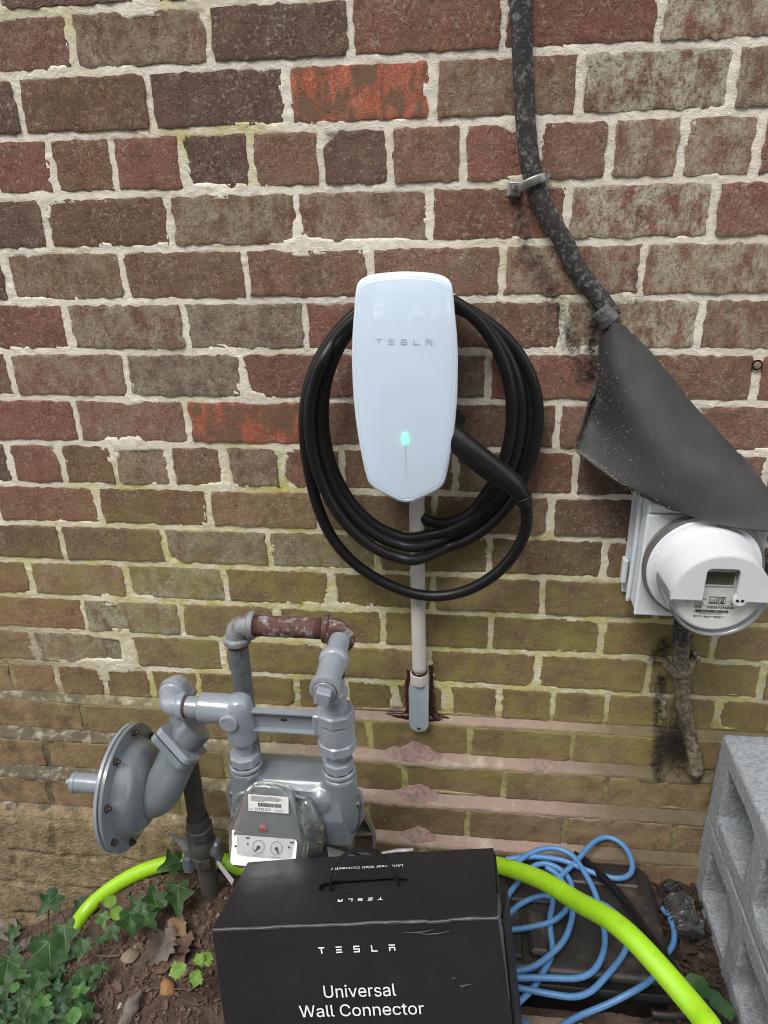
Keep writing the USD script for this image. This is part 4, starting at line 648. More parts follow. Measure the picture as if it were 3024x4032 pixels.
part(svc, 'tape_wrap', tube([(.338, -.020, -.420), (.349, -.021, -.432), (.357, -.022, -.441)], [.0138, .0150, .0160], 22, step=.003, flat=(.70, (0, 1, 0)), wobble=.12, seed=9), 'wrap_tape', smooth=True, label='glossy tape wrapped where the cable meets the rubber sheet')

def flap_mesh():
    """A sheet of black rubber, hung from the cable and draped over the meter box: a ridge down the middle, a crease left of it."""
    top = np.array([(.346, -.013, -.448), (.352, -.028, -.440), (.360, -.036, -.437), (.370, -.029, -.440), (.376, -.012, -.447)])
    rows = [  # left edge ... right edge, each row a polyline of (x, y, z)
        top,
        [(.345, -.012, -.480), (.352, -.036, -.478), (.370, -.050, -.480), (.392, -.038, -.479), (.414, -.020, -.477)],
        [(.345, -.014, -.520), (.356, -.044, -.518), (.384, -.066, -.520), (.418, -.050, -.515), (.446, -.020, -.512)],
        [(.340, -.022, -.548), (.356, -.036, -.556), (.398, -.084, -.562), (.444, -.060, -.553), (.472, -.022, -.540)],
        [(.334, -.030, -.566), (.358, -.040, -.590), (.414, -.102, -.604), (.466, -.078, -.588), (.495, -.024, -.566)],
        [(.326, -.034, -.600), (.364, -.058, -.628), (.434, -.116, -.645), (.506, -.096, -.630), (.541, -.030, -.611)],
        [(.317, -.036, -.637), (.368, -.076, -.662), (.452, -.124, -.688), (.548, -.112, -.675), (.586, -.036, -.657)],
        [(.317, -.037, -.638), (.376, -.082, -.6685), (.468, -.1265, -.7020), (.580, -.1200, -.7130), (.632, -.040, -.704)],
        [(.318, -.038, -.6395), (.384, -.088, -.6730), (.486, -.1300, -.7100), (.602, -.1300, -.7290), (.700, -.062, -.745)]]
    from scipy.interpolate import CubicSpline
    R = np.array([np.asarray(r_, float) for r_ in rows]); u = np.linspace(0, 1, 5); uu = np.linspace(0, 1, 44)
    A = CubicSpline(u, R, axis=1)(uu); vv = np.linspace(0, 1, 60)
    G_ = PchipInterpolator(np.linspace(0, 1, len(rows)), A, axis=0)(vv)
    G_[..., 1] += .004 * (meshkit.fbm(G_ * 16, 2, 5) - .5)
    n, m = G_.shape[:2]; idx = np.arange(n * m).reshape(n, m); V = G_.reshape(-1, 3)
    du, dv = np.gradient(G_, axis=0), np.gradient(G_, axis=1); N = np.cross(dv, du); N /= np.maximum(np.linalg.norm(N, axis=-1, keepdims=True), 1e-9); N[N[..., 1] > 0] *= -1
    back = (G_ - N * .0022).reshape(-1, 3)
    F = np.concatenate([np.stack([idx[:-1, :-1], idx[1:, :-1], idx[1:, 1:]], -1).reshape(-1, 3), np.stack([idx[:-1, :-1], idx[1:, 1:], idx[:-1, 1:]], -1).reshape(-1, 3)])
    loop = np.r_[idx[:, 0], idx[-1, 1:], idx[-2::-1, -1], idx[0, -2:0:-1]]; s = np.roll(loop, -1); K = n * m
    return np.vstack([V, back]), np.vstack([F, F[:, ::-1] + K, np.stack([loop, s, s + K], 1), np.stack([loop, s + K, loop + K], 1)]), G_, N
v, f, FG, FN = flap_mesh()
flap = thing('rubber_flap', 'black rubber sheet draped over the electric meter box below the cable', 'rubber sheet', (.45, -.06, -.70))
part(flap, 'sheet', (v, f), 'rubber', smooth=50)
r = random.Random(5); bits = []
for q in range(330):
    i, j = int(r.betavariate(2.2, 1.3) * 58), int(min(43, abs(r.gauss(9, 6)))); c = FG[i, j] + FN[i, j] * .0006; s = r.uniform(.0004, .0013) * (2.2 if r.random() < .06 else 1)
    a = r.uniform(0, 3.1); d = np.array([math.cos(a), 0, math.sin(a)]); bits.append(tube([c - d * s, c + d * s], r.uniform(.0003, .0007), 5, smooth=False))
part(flap, 'debris', cat(*bits), 'debris', kind='stuff', label='pale plant crumbs caught on the rubber')

MX, MZ = .518, -.804
box = thing('meter_box', 'pale painted steel electric meter box under the black rubber sheet', 'meter box', (MX, 0, -.91))
part(box, 'enclosure', cat(rbox((.4305, -.088, -.905), (.612, .0, -.705), .004), rbox((.424, -.012, -.912), (.618, -.001, -.700), .002)), 'meter_box')
part(box, 'front_cover', rbox((.4285, -.0960, -.9075), (.6135, -.0885, -.7235), .003), 'meter_box')
part(box, 'upper_cover', rbox((.4300, -.0945, -.7215), (.6120, -.0885, -.704), .003), 'meter_box')
part(box, 'side_bead', tube([(.4275, -.050, -.712), (.427, -.052, -.78), (.4265, -.050, -.905)], .004, 10, step=.01), 'meter_box', smooth=True)
part(box, 'side_hinge', rbox((.417, -.03, -.885), (.426, -.012, -.838), .003), 'meter_box')
part(box, 'latch', rbox((.612, -.11, -.835), (.628, -.085, -.79), .004), 'bolt')
meter = thing('electric_meter', 'round white electricity meter with a grey display and printed number plate', 'electric meter', (MX, -.1, MZ))
ax = (0, -1, 0)
part(meter, 'socket_ring', lathe([(.080, 0), (.0885, .001), (.0895, .006), (.0915, .012), (.0925, .017), (.0910, .0225), (.0875, .0235), (.083, .021)], (MX, -.0965, MZ), ax, 72), 'steel')
part(meter, 'base', lathe([(.0, .010), (.0855, .010), (.0865, .014), (.0845, .0165), (.0800, .0185), (.0790, .0205), (.0, .0205)], (MX, -.106, MZ), ax, 72), 'meter_white')
part(meter, 'housing', lathe([(.0785, .0), (.0775, .006), (.0735, .022), (.0700, .040), (.0672, .058), (.0655, .064), (.0630, .0660), (0, .0660)], (MX, -.126, MZ), ax, 72), 'meter_white', smooth=40)
th = np.linspace(0, np.pi, 41); arc = [(.0700 * math.cos(t), .0700 * math.sin(t)) for t in th]
hoodp = sg.Polygon(arc + [(-.0700, -.0045), (.0700, -.0045)]); win = sg.box(-.0255, -.06, .0205, .0485).buffer(-.008).buffer(.008)
hood = part(meter, 'hood', cat(extrude(hoodp.difference(win), .0045, (MX, -.2045, MZ), (1, 0, 0), (0, 0, 1)),
     extrude(hoodp.buffer(-.0013).difference(win.buffer(.001)), .0012, (MX, -.2088, MZ), (1, 0, 0), (0, 0, 1)),
     (lambda V: (V.reshape(-1, 3), np.concatenate([[[i * 3 + k, i * 3 + k + 1, i * 3 + k + 4], [i * 3 + k, i * 3 + k + 4, i * 3 + k + 3]] for i in range(40) for k in range(2)]).reshape(-1, 3)))(
        np.array([[(MX + rr * math.cos(t), y, MZ + rr * math.sin(t)) for rr, y in ((.0755, -.134), (.0725, -.168), (.0700, -.2046))] for t in th]))), 'meter_white', smooth=40)
def half_turn(prof, a0, a1, n=48):
    t = np.radians(np.linspace(a0, a1, n)); k = len(prof)
    V = np.array([(MX + r_ * math.cos(a), -.130 - h_, MZ + r_ * math.sin(a)) for a in t for r_, h_ in prof]); idx = np.arange(n * k).reshape(n, k)
    return V, np.concatenate([np.stack([idx[:-1, :-1], idx[1:, :-1], idx[1:, 1:]], -1).reshape(-1, 3), np.stack([idx[:-1, :-1], idx[1:, 1:], idx[:-1, 1:]], -1).reshape(-1, 3)])
dial = part(meter, 'dial_plate', lathe([(0, 0), (.0615, 0), (.0615, .0008), (0, .0008)], (MX, -.1925, MZ), ax, 60), 'meter_dial', smooth=False)
part(meter, 'clear_cover', half_turn([(.0765, .0), (.0745, .02), (.0722, .045), (.0712, .066), (.0705, .0705), (.0685, .0722), (.0660, .0715), (.0650, .0695)], 176, 364), 'clear_grey', smooth=50)
fy = -.1937
def mpoly(poly, dx, dz, dep=.0006, y=fy): return extrude(poly, dep, (MX + dx, y, MZ + dz), (1, 0, 0), (0, 0, 1))
dsp = part(dial, 'display', mpoly(sg.box(-.0235, .0150, .0190, .0365), 0, 0, .0012), 'lcd', smooth=False, label='grey liquid crystal display reading 06161')
part(dsp, 'display_digits', text('06161', .0125, (MX - .0160, fy - .00125, MZ + .0195), (1, 0, .0), (0, 0, 1), .0003, width=.031), 'lcd_digit', smooth=False)
part(dial, 'display_frame', mpoly(sg.box(-.0255, .0130, .0208, .0415).difference(sg.box(-.0235, .0150, .0190, .0365)), 0, 0, .0016), 'meter_white', smooth=False)
bars = union_all([sg.box(a, .0382, a + b, .0402) for a, b in zip(np.arange(-.021, .0165, .0014), np.random.default_rng(3).uniform(.0004, .0010, 40))])
part(dial, 'top_barcode', mpoly(bars, 0, 0), 'faint_ink', smooth=False)
T_ = lambda s, h, dx, dz, w=None, mat='ink', b=False: part(dial, 'print', text(s, h, (MX + dx, fy, MZ + dz), (1, 0, 0), (0, 0, 1), .0003, width=w, bold=b), mat, smooth=False)
T_('I-210+c', .0036, -.0335, -.0120, .0190)
T_('CL 200', .0026, -.0305, -.0175, .0120); T_('240V', .0026, -.0095, -.0177, .0085); T_('3W', .0026, .0075, -.0177, .0055); T_('FM2S', .0026, .0200, -.0180, .0105)
T_('727X288111  60HZ  TA 30  Kh 10.8  Kt 1.0', .0015, -.0310, -.0208, .0600, 'faint_ink')
T_('PHI', .0036, -.0290, -.0258, .0095, b=True); T_('1ND367392692', .0036, -.0125, -.0258, .0385, b=True)
rb = np.random.default_rng(8); bars = union_all([sg.box(a, -.0330, a + w, -.0285) for a, w in zip(np.arange(-.0275, .0190, .00125), rb.uniform(.0004, .0010, 60))])
part(dial, 'barcode', mpoly(bars, 0, 0), 'ink', smooth=False)
T_('1ND36739269200000', .0018, -.0210, -.0362, .0315, 'faint_ink')
T_('02-3.3', .0020, -.0430, -.0138, .0085, 'faint_ink'); T_('0316', .0020, -.0425, -.0172, .0065, 'faint_ink'); T_('67 392 692', .0020, .0160, -.0140, .0165, 'faint_ink')
for dx, w1, w2, wd in ((-.0285, 'pepco', '', .0085), (-.0140, 'delmarva', 'power', .0095), (.0005, 'atlantic city', 'electric', .0120)):
    part(dial, 'utility_mark', mpoly(sg.box(0, 0, .0022, .0022), dx, -.0412), 'ink', smooth=False)
    T_(w1, .0014, dx + .0032, -.0402, wd); 
    if w2: T_(w2, .0012, dx + .0032, -.0422, wd * .6)
pts_ = union_all([sg.Point(-.008 + i * .0078, -.0085 - j * .0024).buffer(.0007) for i in range(3) for j in range(4) if (i, j) != (0, 0)])
part(dial, 'terminal_table', mpoly(union_all([pts_, sg.box(-.0105, -.0178 + .001, .0125, -.0060).exterior.buffer(.0002)]), 0, 0), 'ink', smooth=False)
T_('V2  F2', .0014, .0012, -.0092, .010, 'ink'); T_('J2 U2 N2', .0014, -.0065, -.0116, .017, 'ink'); T_('T2 K2 E2', .0014, -.0065, -.0140, .017, 'ink'); T_('R2 A2 G2', .0014, -.0065, -.0164, .017, 'ink')
part(dial, 'maker_mark', mpoly(sg.Point(0, 0).buffer(.0042).difference(sg.Point(0, 0).buffer(.0032)).union(sg.Point(-.0013, 0).buffer(.0011)).union(sg.Point(.0013, 0).buffer(.0011)), -.0395, -.0085), 'ink', smooth=False)
op = part(meter, 'optical_port', cat(lathe([(.0125, 0), (.0125, .004), (.0112, .0055), (.0098, .0045)], (MX + .0265, -.2040, MZ - .0015), ax, 36)), 'clear')
part(op, 'port_face', lathe([(0, 0), (.0098, 0), (.0098, .0048), (.0085, .0058), (0, .0058)], (MX + .0265, -.2040, MZ - .0022), ax, 36), 'meter_dial', label='white optical port with two dark eyes')
for dx in (-.0035, .0035): part(op, 'port_eye', lathe([(0, 0), (.0023, 0), (.0023, .0008), (0, .0009)], (MX + .0265 + dx, -.2097, MZ - .0022), ax, 16), 'bolt')

low = thing('lower_cable', 'thick dirty black cable running down the wall below the electric meter', 'cable', (.56, -.02, -1.3))
lp = np.array(PRE['LOWC'])
part(low, 'sheath', tube(lp, .0142, 24, step=.005, wobble=.08, seed=12), 'service_low', smooth=True)
part(low, 'upper_sleeve', tube([(.5273, -.03, -.90), (.5320, -.027, -.9691), (.5362, -.024, -1.000)], .0148, 24, step=.006, wobble=.03, seed=2), 'service', smooth=True, label='paler weathered upper sleeve')
ls = part(low, 'strap', tube([(.519, -.006, -1.052), (.526, -.030, -1.062), (.541, -.0385, -1.0655), (.556, -.031, -1.056), (.566, -.010, -1.044)], .0072, 14, step=.003, flat=(.30, (0, 1, 0))), 'service_low', smooth=True, label='dirty metal strap over the lower cable')
part(ls, 'tab', rbox((.560, -.016, -1.056), (.580, -.003, -1.030), .006), 'service_low')
part(ls, 'screw', lathe([(.005, 0), (.005, .0015), (.0035, .003), (0, .0032)], (.5715, -.016, -1.041), ax, 16), 'steel')
r = random.Random(11); hairs = []
for q in range(360):
    a = np.array([.553 + r.gauss(0, .013), -.030 + r.uniform(-.018, .012), -1.215 + r.gauss(0, .026)]); b = a + [r.gauss(0, .011), r.gauss(-.003, .006), r.gauss(-.012, .014)]
    hairs.append(tube([a, (a + b) / 2 + [r.gauss(0, .006), r.gauss(0, .004), 0], b], .0005, 4, step=.012, caps=False))
solo('root_tuft', cat(*hairs), 'root', 'tuft of dark hairy rootlets hanging beside the foot of the lower cable', 'roots', kind=None)

# ------------------------------------------------------------------ gas meter set
gas = thing('gas_meter', 'grey painted gas meter set with round regulator and rusty pipe loop', 'gas meter', (-.20, -.25, -1.53))
PR_ = .0170                                   # pipe radius
GY = -.266                                    # plane of the meter inlet and outlet
RX, RY = -.342, -.203                         # riser
yr, zr = -.150, -.925                         # rusty loop
xl, xr = -.2435, -.056
# riser and lock valve
part(gas, 'riser_pipe', cat(tube([(RX, RY, -1.60), (RX - .004, RY, -1.35)], .0185, 24, smooth=False), tube([(RX - .004, RY, -1.36), (RX, RY, -1.10)], .0172, 24, smooth=False)), 'riser', smooth=True)
valve = part(gas, 'lock_valve', cat(hexa((RX - .003, RY, -1.370), (0, 0, 1), .0265, .026, sides=8), lathe([(.018, 0), (.0255, .004), (.0275, .016), (.0265, .030), (.021, .040)], (RX - .003, RY, -1.412), (0, 0, 1), 28), hexa((RX - .004, RY, -1.440), (0, 0, 1), .0265, .03, sides=8), rod((RX + .015, RY - .004, -1.40), (RX + .035, RY - .01, -1.40), .013)), 'riser', smooth=35)
part(valve, 'lock_wing', rbox((RX - .040, RY - .024, -1.452), (RX - .020, RY + .008, -1.412), .005), 'grey_dull'); part(valve, 'lock_wing', rbox((RX + .026, RY - .02, -1.425), (RX + .038, RY + .004, -1.372), .005), 'grey_dull')
part(gas, 'collar', lathe([(.0185, 0), (.0215, .003), (.0215, .018), (.019, .024)], (RX - .003, RY, -1.345), (0, 0, 1), 28), 'riser')
# valve body, elbows
part(gas, 'valve_body', cat(lathe([(.018, 0), (.026, .006), (.031, .022), (.031, .052), (.026, .070), (.0195, .078)], (RX + .004, RY + .012, -1.150), (0, 0, 1), 32), rod((RX + .004, RY + .012, -1.08), (RX + .006, RY, -1.03), .0172)), 'grey_dull')
part(gas, 'elbow', elbow((RX + .006, RY, -1.008), (0, 0, -1), (0, -1, 0), .021, .0185, .0225, .0115), 'grey_paint', smooth=50)
part(gas, 'elbow', elbow((RX + .008, GY, -1.010), (0, 1, 0), (1, 0, 0), .023, .0188, .0232, .012), 'grey_paint', smooth=50)
part(gas, 'nipple', rod((RX + .035, GY, -1.010), (-.258, GY, -1.010), PR_, 32), 'grey_paint', smooth=50)
part(gas, 'pipe_dope_ring', lathe([(.0178, 0), (.0182, .0015), (.0178, .003)], (RX + .0415, GY, -1.010), (1, 0, 0), 28), 'thread')
# meter bar: left cast fitting, channel bar, right union
SX = -.211
part(gas, 'bar_fitting', cat(rod((-.276, GY, -1.010), (-.215, GY, -1.010), .0242, 40, .003), lathe([(0, .0), (.0215, .002), (.0240, .006), (.0240, .062), (.0205, .080), (.013, .087), (0, .088)], (SX, GY, -1.072), (0, 0, 1), 40), rod((SX - .010, GY, -1.018), (SX - .010, GY - .0285, -1.018), .0150, 32, .0015)), 'grey_paint', smooth=40)
chan = sg.Polygon([(-.0195, -.012), (.0195, -.012), (.0195, .001), (.0170, .001), (.0170, -.0085), (-.0170, -.0085), (-.0170, .001), (-.0195, .001)])
chm = extrude(chan, .116, (SX + .018, GY - .008, -1.026), (0, 0, 1), (0, -1, 0)); chm = (chm[0] if False else chm)
chv = chm[0].copy(); d_ = np.cross((0, 0, 1), (0, -1, 0)); 
if d_[0] < 0: chv[:, 0] = 2 * (SX + .018) - chv[:, 0]
part(gas, 'channel_bar', (chv, chm[1]), 'grey_paint', smooth=30)
part(gas, 'bar_slot', rbox((-.144, GY - .0005, -1.0295), (-.132, GY + .006, -1.0225), .002), 'bolt', label='dark slot in the bar')
UX = -.0525
part(gas, 'union', cat(hexa((UX, GY, -1.018), (0, 0, 1), .0315, .022, sides=8), lathe([(.028, 0), (.0295, .004), (.0295, .034), (.028, .038)], (UX, GY, -1.056), (0, 0, 1), 36), hexa((UX, GY, -1.075), (0, 0, 1), .0325, .021, sides=8), rbox((UX - .036, GY - .012, -1.046), (UX - .020, GY + .014, -1.006), .003)), 'grey_paint', smooth=30)
# tee with plug, nipple, rusty loop, down pipe
tee = part(gas, 'tee', cat(lathe([(.0185, 0), (.0236, .001), (.0240, .004), (.0240, .010), (.0205, .0135), (.0205, .070), (.0236, .0735), (.0240, .078), (.0240, .083), (.0225, .085)], (xr, -.3155, zr), (0, 1, 0), 40),
    lathe([(.0205, 0), (.0205, .024), (.0236, .027), (.0238, .036), (.022, .038)], (UX - .001, GY - .006, zr - .004), (0, 0, -1), 36)), 'grey_paint', smooth=40)
pl_ax = np.array([.02, -1, 0.0])
plug = part(gas, 'plug', cat(lathe([(.0180, -.006), (.0180, .003), (.0165, .0045), (0, .0045)], (xr, -.3155, zr), (0, -1, 0), 32), rbox((-.0115, -.0115, 0), (.0115, .0115, .0175), .0025, axes=frame(unit(pl_ax), (.25, 0, 1)), origin=(xr, -.3195, zr))), 'grey_paint', smooth=30)
part(gas, 'thread', lathe([(.0178, 0), (.0186, .001), (.0178, .0025)], (xr, -.3165, zr), (0, -1, 0), 30), 'thread', label='rust showing around the plug')
part(gas, 'nipple', rod((UX, GY - .004, zr - .040), (UX, GY, -.998), .0195, 32), 'grey_paint', smooth=50)
part(gas, 'nipple', rod((xr, -.236, zr), (xr, yr - .026, zr), PR_ * 1.02, 32), 'grey_paint', smooth=50)
part(gas, 'rusty_elbow', elbow((xr, yr, zr), (-1, 0, 0), (0, -1, 0), .0235, .0195, .0248, .0125), 'rust', smooth=50, label='rusty brown elbow above the tee')
def threads(x0, x1, r):
    n = int(abs(x1 - x0) / .0022); P = []
    for i in range(n): P += [(r * 1.0, i * .0022), (r * 1.045, i * .0022 + .0011)]
    return lathe(P, (x0, yr, zr), (np.sign(x1 - x0), 0, 0), 32)
part(gas, 'rusty_pipe', rod((xl + .040, yr, zr), (xr - .044, yr, zr), .0180, 36), 'rust', smooth=50, label='flaking rusty horizontal pipe')
part(gas, 'thread', threads(xl + .034, xl + .047, .0178), 'thread', smooth=50); part(gas, 'thread', threads(xr - .036, xr - .047, .0178), 'thread', smooth=50)
part(gas, 'elbow', elbow((xl, yr, zr), (1, 0, 0), (0, 0, -1), .0235, .0195, .0248, .0125), 'rust_light', smooth=50, label='grey elbow with rust scratches')
part(gas, 'down_pipe', tube([(xl, yr, zr - .024), (xl, yr, -1.53)], .0176, 28, smooth=False), 'down_pipe', smooth=True)
part(gas, 'thread', lathe([(.0182, 0), (.0188, .002), (.0182, .005)], (xl, yr, zr - .043), (0, 0, 1), 28), 'thread')
# regulator
DC = np.array([-.436, -.257, -1.202]); DR = .1085; axr = (1, 0, 0)
reg = part(gas, 'regulator', cat(lathe([(DR - .003, 0), (DR, .0012), (DR, .0068), (DR - .002, .0080), (DR - .022, .0085), (DR - .0255, .012), (DR - .031, .028), (DR - .040, .037), (.052, .043), (.03, .046), (0, .047)], DC, axr, 64),
    tube([(DC[0] + .030, DC[1] - .010, -1.222), (DC[0] + .052, DC[1] - .010, -1.214), (DC[0] + .070, DC[1] - .004, -1.190), (DC[0] + .086, DC[1] + .010, -1.158), (DC[0] + .098, DC[1] + .026, -1.132)], [.029, .034, .0345, .033, .033], 32, step=.004)), 'grey_dull', smooth=45)
part(reg, 'diaphragm_cover', lathe([(DR - .003, 0), (DR, .0012), (DR, .0062), (DR - .002, .0075), (DR - .024, .008), (DR - .032, .020), (.04, .030), (0, .031)], DC - [.0014, 0, 0], (-1, 0, 0), 64), 'grey_paint', smooth=45)
part(reg, 'gasket', lathe([(DR - .008, 0), (DR - .0022, .0), (DR - .0022, .0016), (DR - .008, .0016)], DC - [.0015, 0, 0], axr, 64), 'bolt')
part(reg, 'cap', lathe([(.0172, 0), (.0172, .066), (.0185, .068), (.0185, .074), (.017, .076), (.006, .077), (.006, .086), (.0045, .088), (0, .088)], DC - [.028, 0, 0], (-1, 0, 0), 36), 'grey_paint', label='cylindrical spring cap pointing left')
part(reg, 'vent', lathe([(.016, 0), (.018, .012), (.016, .026), (.010, .034), (0, .036)], DC + [-.020, -.012, -.062], (-1, 0, -.1), 28), 'grey_paint')
for a in (68, 112, 158, 205, 252, 296, 340, 24):
    t = math.radians(a); c = DC + [.0072, -(DR - .0115) * math.cos(t), (DR - .0115) * math.sin(t)]
    b = part(reg, 'bolt', hexa(c, axr, .0066, .0065), 'bolt', smooth=False); part(b, 'bolt_end', rod(c + [.006, 0, 0], c + [.0105, 0, 0], .0034, 12), 'bolt')
fl_ax = unit(np.array([.66, .36, .66])); FC = np.array([-.3395, -.2330, -1.1225])
flp = sg.box(-.040, -.040, .040, .040).buffer(-.012).buffer(.012)
fr = frame(fl_ax, (0, 0, 1)); ca, sa = math.cos(math.radians(47)), math.sin(math.radians(47)); fxd, fyd = fr[:, 0] * ca + fr[:, 1] * sa, -fr[:, 0] * sa + fr[:, 1] * ca
part(reg, 'flange', extrude(flp, .011, FC - fl_ax * .013, fxd, fyd), 'grey_dull', smooth=30)
part(gas, 'flange', extrude(flp, .012, FC + fl_ax * .0008, fxd, fyd), 'grey_paint', smooth=30)
part(gas, 'flange_neck', rod(FC + fl_ax * .012, FC + fl_ax * .045, .030), 'grey_dull')
for sx in (-1, 1):
    for sy in (-1, 1):
        c = FC - fl_ax * .014 + fxd * .029 * sx + fyd * .029 * sy
        part(reg, 'flange_hole', lathe([(.0028, .0005), (.0052, .0), (.0055, .002)], c, -fl_ax, 16), 'grey_dull'); part(reg, 'flange_bolt', rod(c + fl_ax * .0015, c - fl_ax * .0003, .0027, 12), 'bolt')
# the meter itself
def spud(x):
    part(gas, 'spud_nipple', rod((x, GY, -1.115), (x, GY, -1.065), .0145, 28), 'grey_paint', smooth=50)
    part(gas, 'spud_nut', cat(hexa((x, GY, -1.117), (0, 0, 1), .0262, .020, .10, sides=8), lathe([(.0255, 0), (.0275, .002), (.0275, .006), (.0255, .009)], (x, GY, -1.125), (0, 0, 1), 32)), 'grey_paint', smooth=30)
    part(gas, 'pipe_dope_ring', lathe([(.0250, 0), (.0262, .0012), (.0250, .003)], (x, GY, -1.1275), (0, 0, 1), 30), 'cast_dirt')
spud(SX); spud(UX)
def vhull(*discs):
    return hull(np.vstack([np.stack([c[0] + r_ * np.cos(np.linspace(0, 2 * np.pi, 21)), c[1] + (r_ * e) * np.sin(np.linspace(0, 2 * np.pi, 21)), np.full(21, c[2])], 1) for c, r_, e in discs]))
body = cat(vhull(((SX, GY, -1.128), .0285, 1), ((SX, GY, -1.200), .030, 1), ((SX - .004, GY - .004, -1.235), .028, 1), ((SX, GY, -1.250), .018, 1)),
           vhull(((UX, GY, -1.128), .0285, 1), ((UX + .002, GY - .002, -1.200), .030, 1), ((UX, GY - .006, -1.238), .027, 1), ((UX - .004, GY - .004, -1.252), .018, 1)),
           hull([(x, y, z) for x, y, z in [(SX, -.292, -1.150), (UX, -.292, -1.150), (SX, -.240, -1.137), (UX, -.240, -1.137), (SX + .02, -.280, -1.139), (UX - .02, -.280, -1.139), (SX - .02, -.300, -1.26), (UX + .02, -.300, -1.26), (SX - .02, -.22, -1.30), (UX + .02, -.22, -1.30), (SX - .01, -.305, -1.20), (UX + .01, -.305, -1.20), (SX, -.215, -1.145), (UX, -.215, -1.145)]]))
t_ = trimesh.Trimesh(*body); import manifold3d as m3d
def solid(*ms):
    out = None
    for m in ms:
        v_, f_, _ = meshkit.arrays(m); tm = trimesh.Trimesh(v_, f_); tm.merge_vertices(); tm.fix_normals()
        k = m3d.Manifold(m3d.Mesh(np.asarray(tm.vertices, np.float32), np.asarray(tm.faces, np.uint32))); out = k if out is None else out + k
    return out
def smoothed(man, length, n=10):
    o = man.refine_to_length(length).to_mesh(); tm = trimesh.Trimesh(np.array(o.vert_properties[:, :3]), np.array(o.tri_verts)); trimesh.smoothing.filter_taubin(tm, iterations=n); return np.array(tm.vertices), np.array(tm.faces)
shoulders = [hull(ell_pts((x, -.290, z), .024, 0, 2 * np.pi, (1, 0, 0), (0, 0, 1), 16).tolist() + ell_pts((x, -.303, z - .002), .015, 0, 2 * np.pi, (1, 0, 0), (0, 0, 1), 12).tolist() + ell_pts((x + (.02 if x > -.13 else -.02), -.255, z - .02), .022, 0, 2 * np.pi, (1, 0, 0), (0, 0, 1), 14).tolist()) for x, z in ((-.082, -1.170), (-.186, -1.176))]
b1 = hull(body[0][:len(vhull(((SX, GY, -1.128), .0285, 1), ((SX, GY, -1.200), .030, 1), ((SX - .004, GY - .004, -1.235), .028, 1), ((SX, GY, -1.250), .018, 1))[0])])
c1 = vhull(((SX, GY, -1.128), .0285, 1), ((SX, GY, -1.200), .030, 1), ((SX - .004, GY - .004, -1.235), .028, 1), ((SX, GY, -1.250), .018, 1))
c2 = vhull(((UX, GY, -1.128), .0285, 1), ((UX + .002, GY - .002, -1.200), .030, 1), ((UX, GY - .006, -1.238), .027, 1), ((UX - .004, GY - .004, -1.252), .018, 1))
c3 = hull([(SX, -.292, -1.150), (UX, -.292, -1.150), (SX, -.240, -1.137), (UX, -.240, -1.137), (SX + .02, -.280, -1.139), (UX - .02, -.280, -1.139), (SX - .02, -.300, -1.26), (UX + .02, -.300, -1.26), (SX - .02, -.22, -1.30), (UX + .02, -.22, -1.30), (SX - .01, -.305, -1.20), (UX + .01, -.305, -1.20), (SX, -.215, -1.145), (UX, -.215, -1.145)])
part(gas, 'meter_case', smoothed(solid(c1, c2, c3, *shoulders), .006, 12), 'grey_dull', smooth=50, label='cast grey meter body with two inlet columns')
rim = sg.Polygon([(SX - .035, -1.165), (UX + .034, -1.165), (UX + .038, -1.185), (UX + .038, -1.225), (UX + .022, -1.258), (UX - .03, -1.275), (SX + .02, -1.285), (SX - .030, -1.262), (SX - .040, -1.225), (SX - .040, -1.185)]).buffer(-.010).buffer(.010)
part(gas, 'meter_flange', extrude(rim, .010, (0, -.262, 0), (1, 0, 0), (0, 0, 1)), 'grey_dull', smooth=30)
for x, z in ((UX + .029, -1.188), (UX + .015, -1.243), (SX - .031, -1.240), (SX - .028, -1.185)):
    bb = part(gas, 'flange_screw', lathe([(.0066, 0), (.0066, .003), (.0050, .006), (0, .0065)], (x, -.272, z), (0, -1, 0), 20), 'steel'); part(bb, 'screw_recess', rod((x, -.2780, z), (x, -.2788, z), .0022, 8), 'bolt')
pan_c = np.array([-.113, -.215, -1.325])
part(gas, 'diaphragm_pan', lathe([(.108, 0), (.111, .002), (.111, .010), (.106, .013), (.102, .006), (.074, .006), (.070, .014), (.066, .040), (0, .044)], pan_c, (0, -1, 0), 64), 'cast_dirt', smooth=40, label='round ribbed diaphragm case caked in tan dirt')
for a in range(0, 360, 30):
    t = math.radians(a + 12); d = np.array([math.cos(t), 0, math.sin(t)]); e = np.cross(d, (0, 1, 0)); 
    part(gas, 'pan_rib', rbox((.068, -.0018, 0), (.105, .0018, .014), .0008, axes=np.stack([d, e, (0, -1, 0)], 1) if np.linalg.det(np.stack([d, e, (0, -1, 0)], 1)) > 0 else np.stack([d, -e, (0, -1, 0)], 1), origin=pan_c - [0, .004, 0]), 'cast_dirt')
part(gas, 'meter_foot', hull([(-.20, -.20, -1.53), (-.03, -.20, -1.53), (-.20, -.31, -1.53), (-.03, -.31, -1.53), (-.19, -.22, -1.36), (-.04, -.22, -1.36), (-.19, -.30, -1.36), (-.05, -.30, -1.36)]), 'cast_dirt')
part(gas, 'gusset', hull([(-.075, -.30, -1.262), (-.070, -.30, -1.262), (-.020, -.27, -1.315), (-.020, -.275, -1.320), (-.060, -.33, -1.29), (-.055, -.33, -1.295)]), 'cast_dirt')
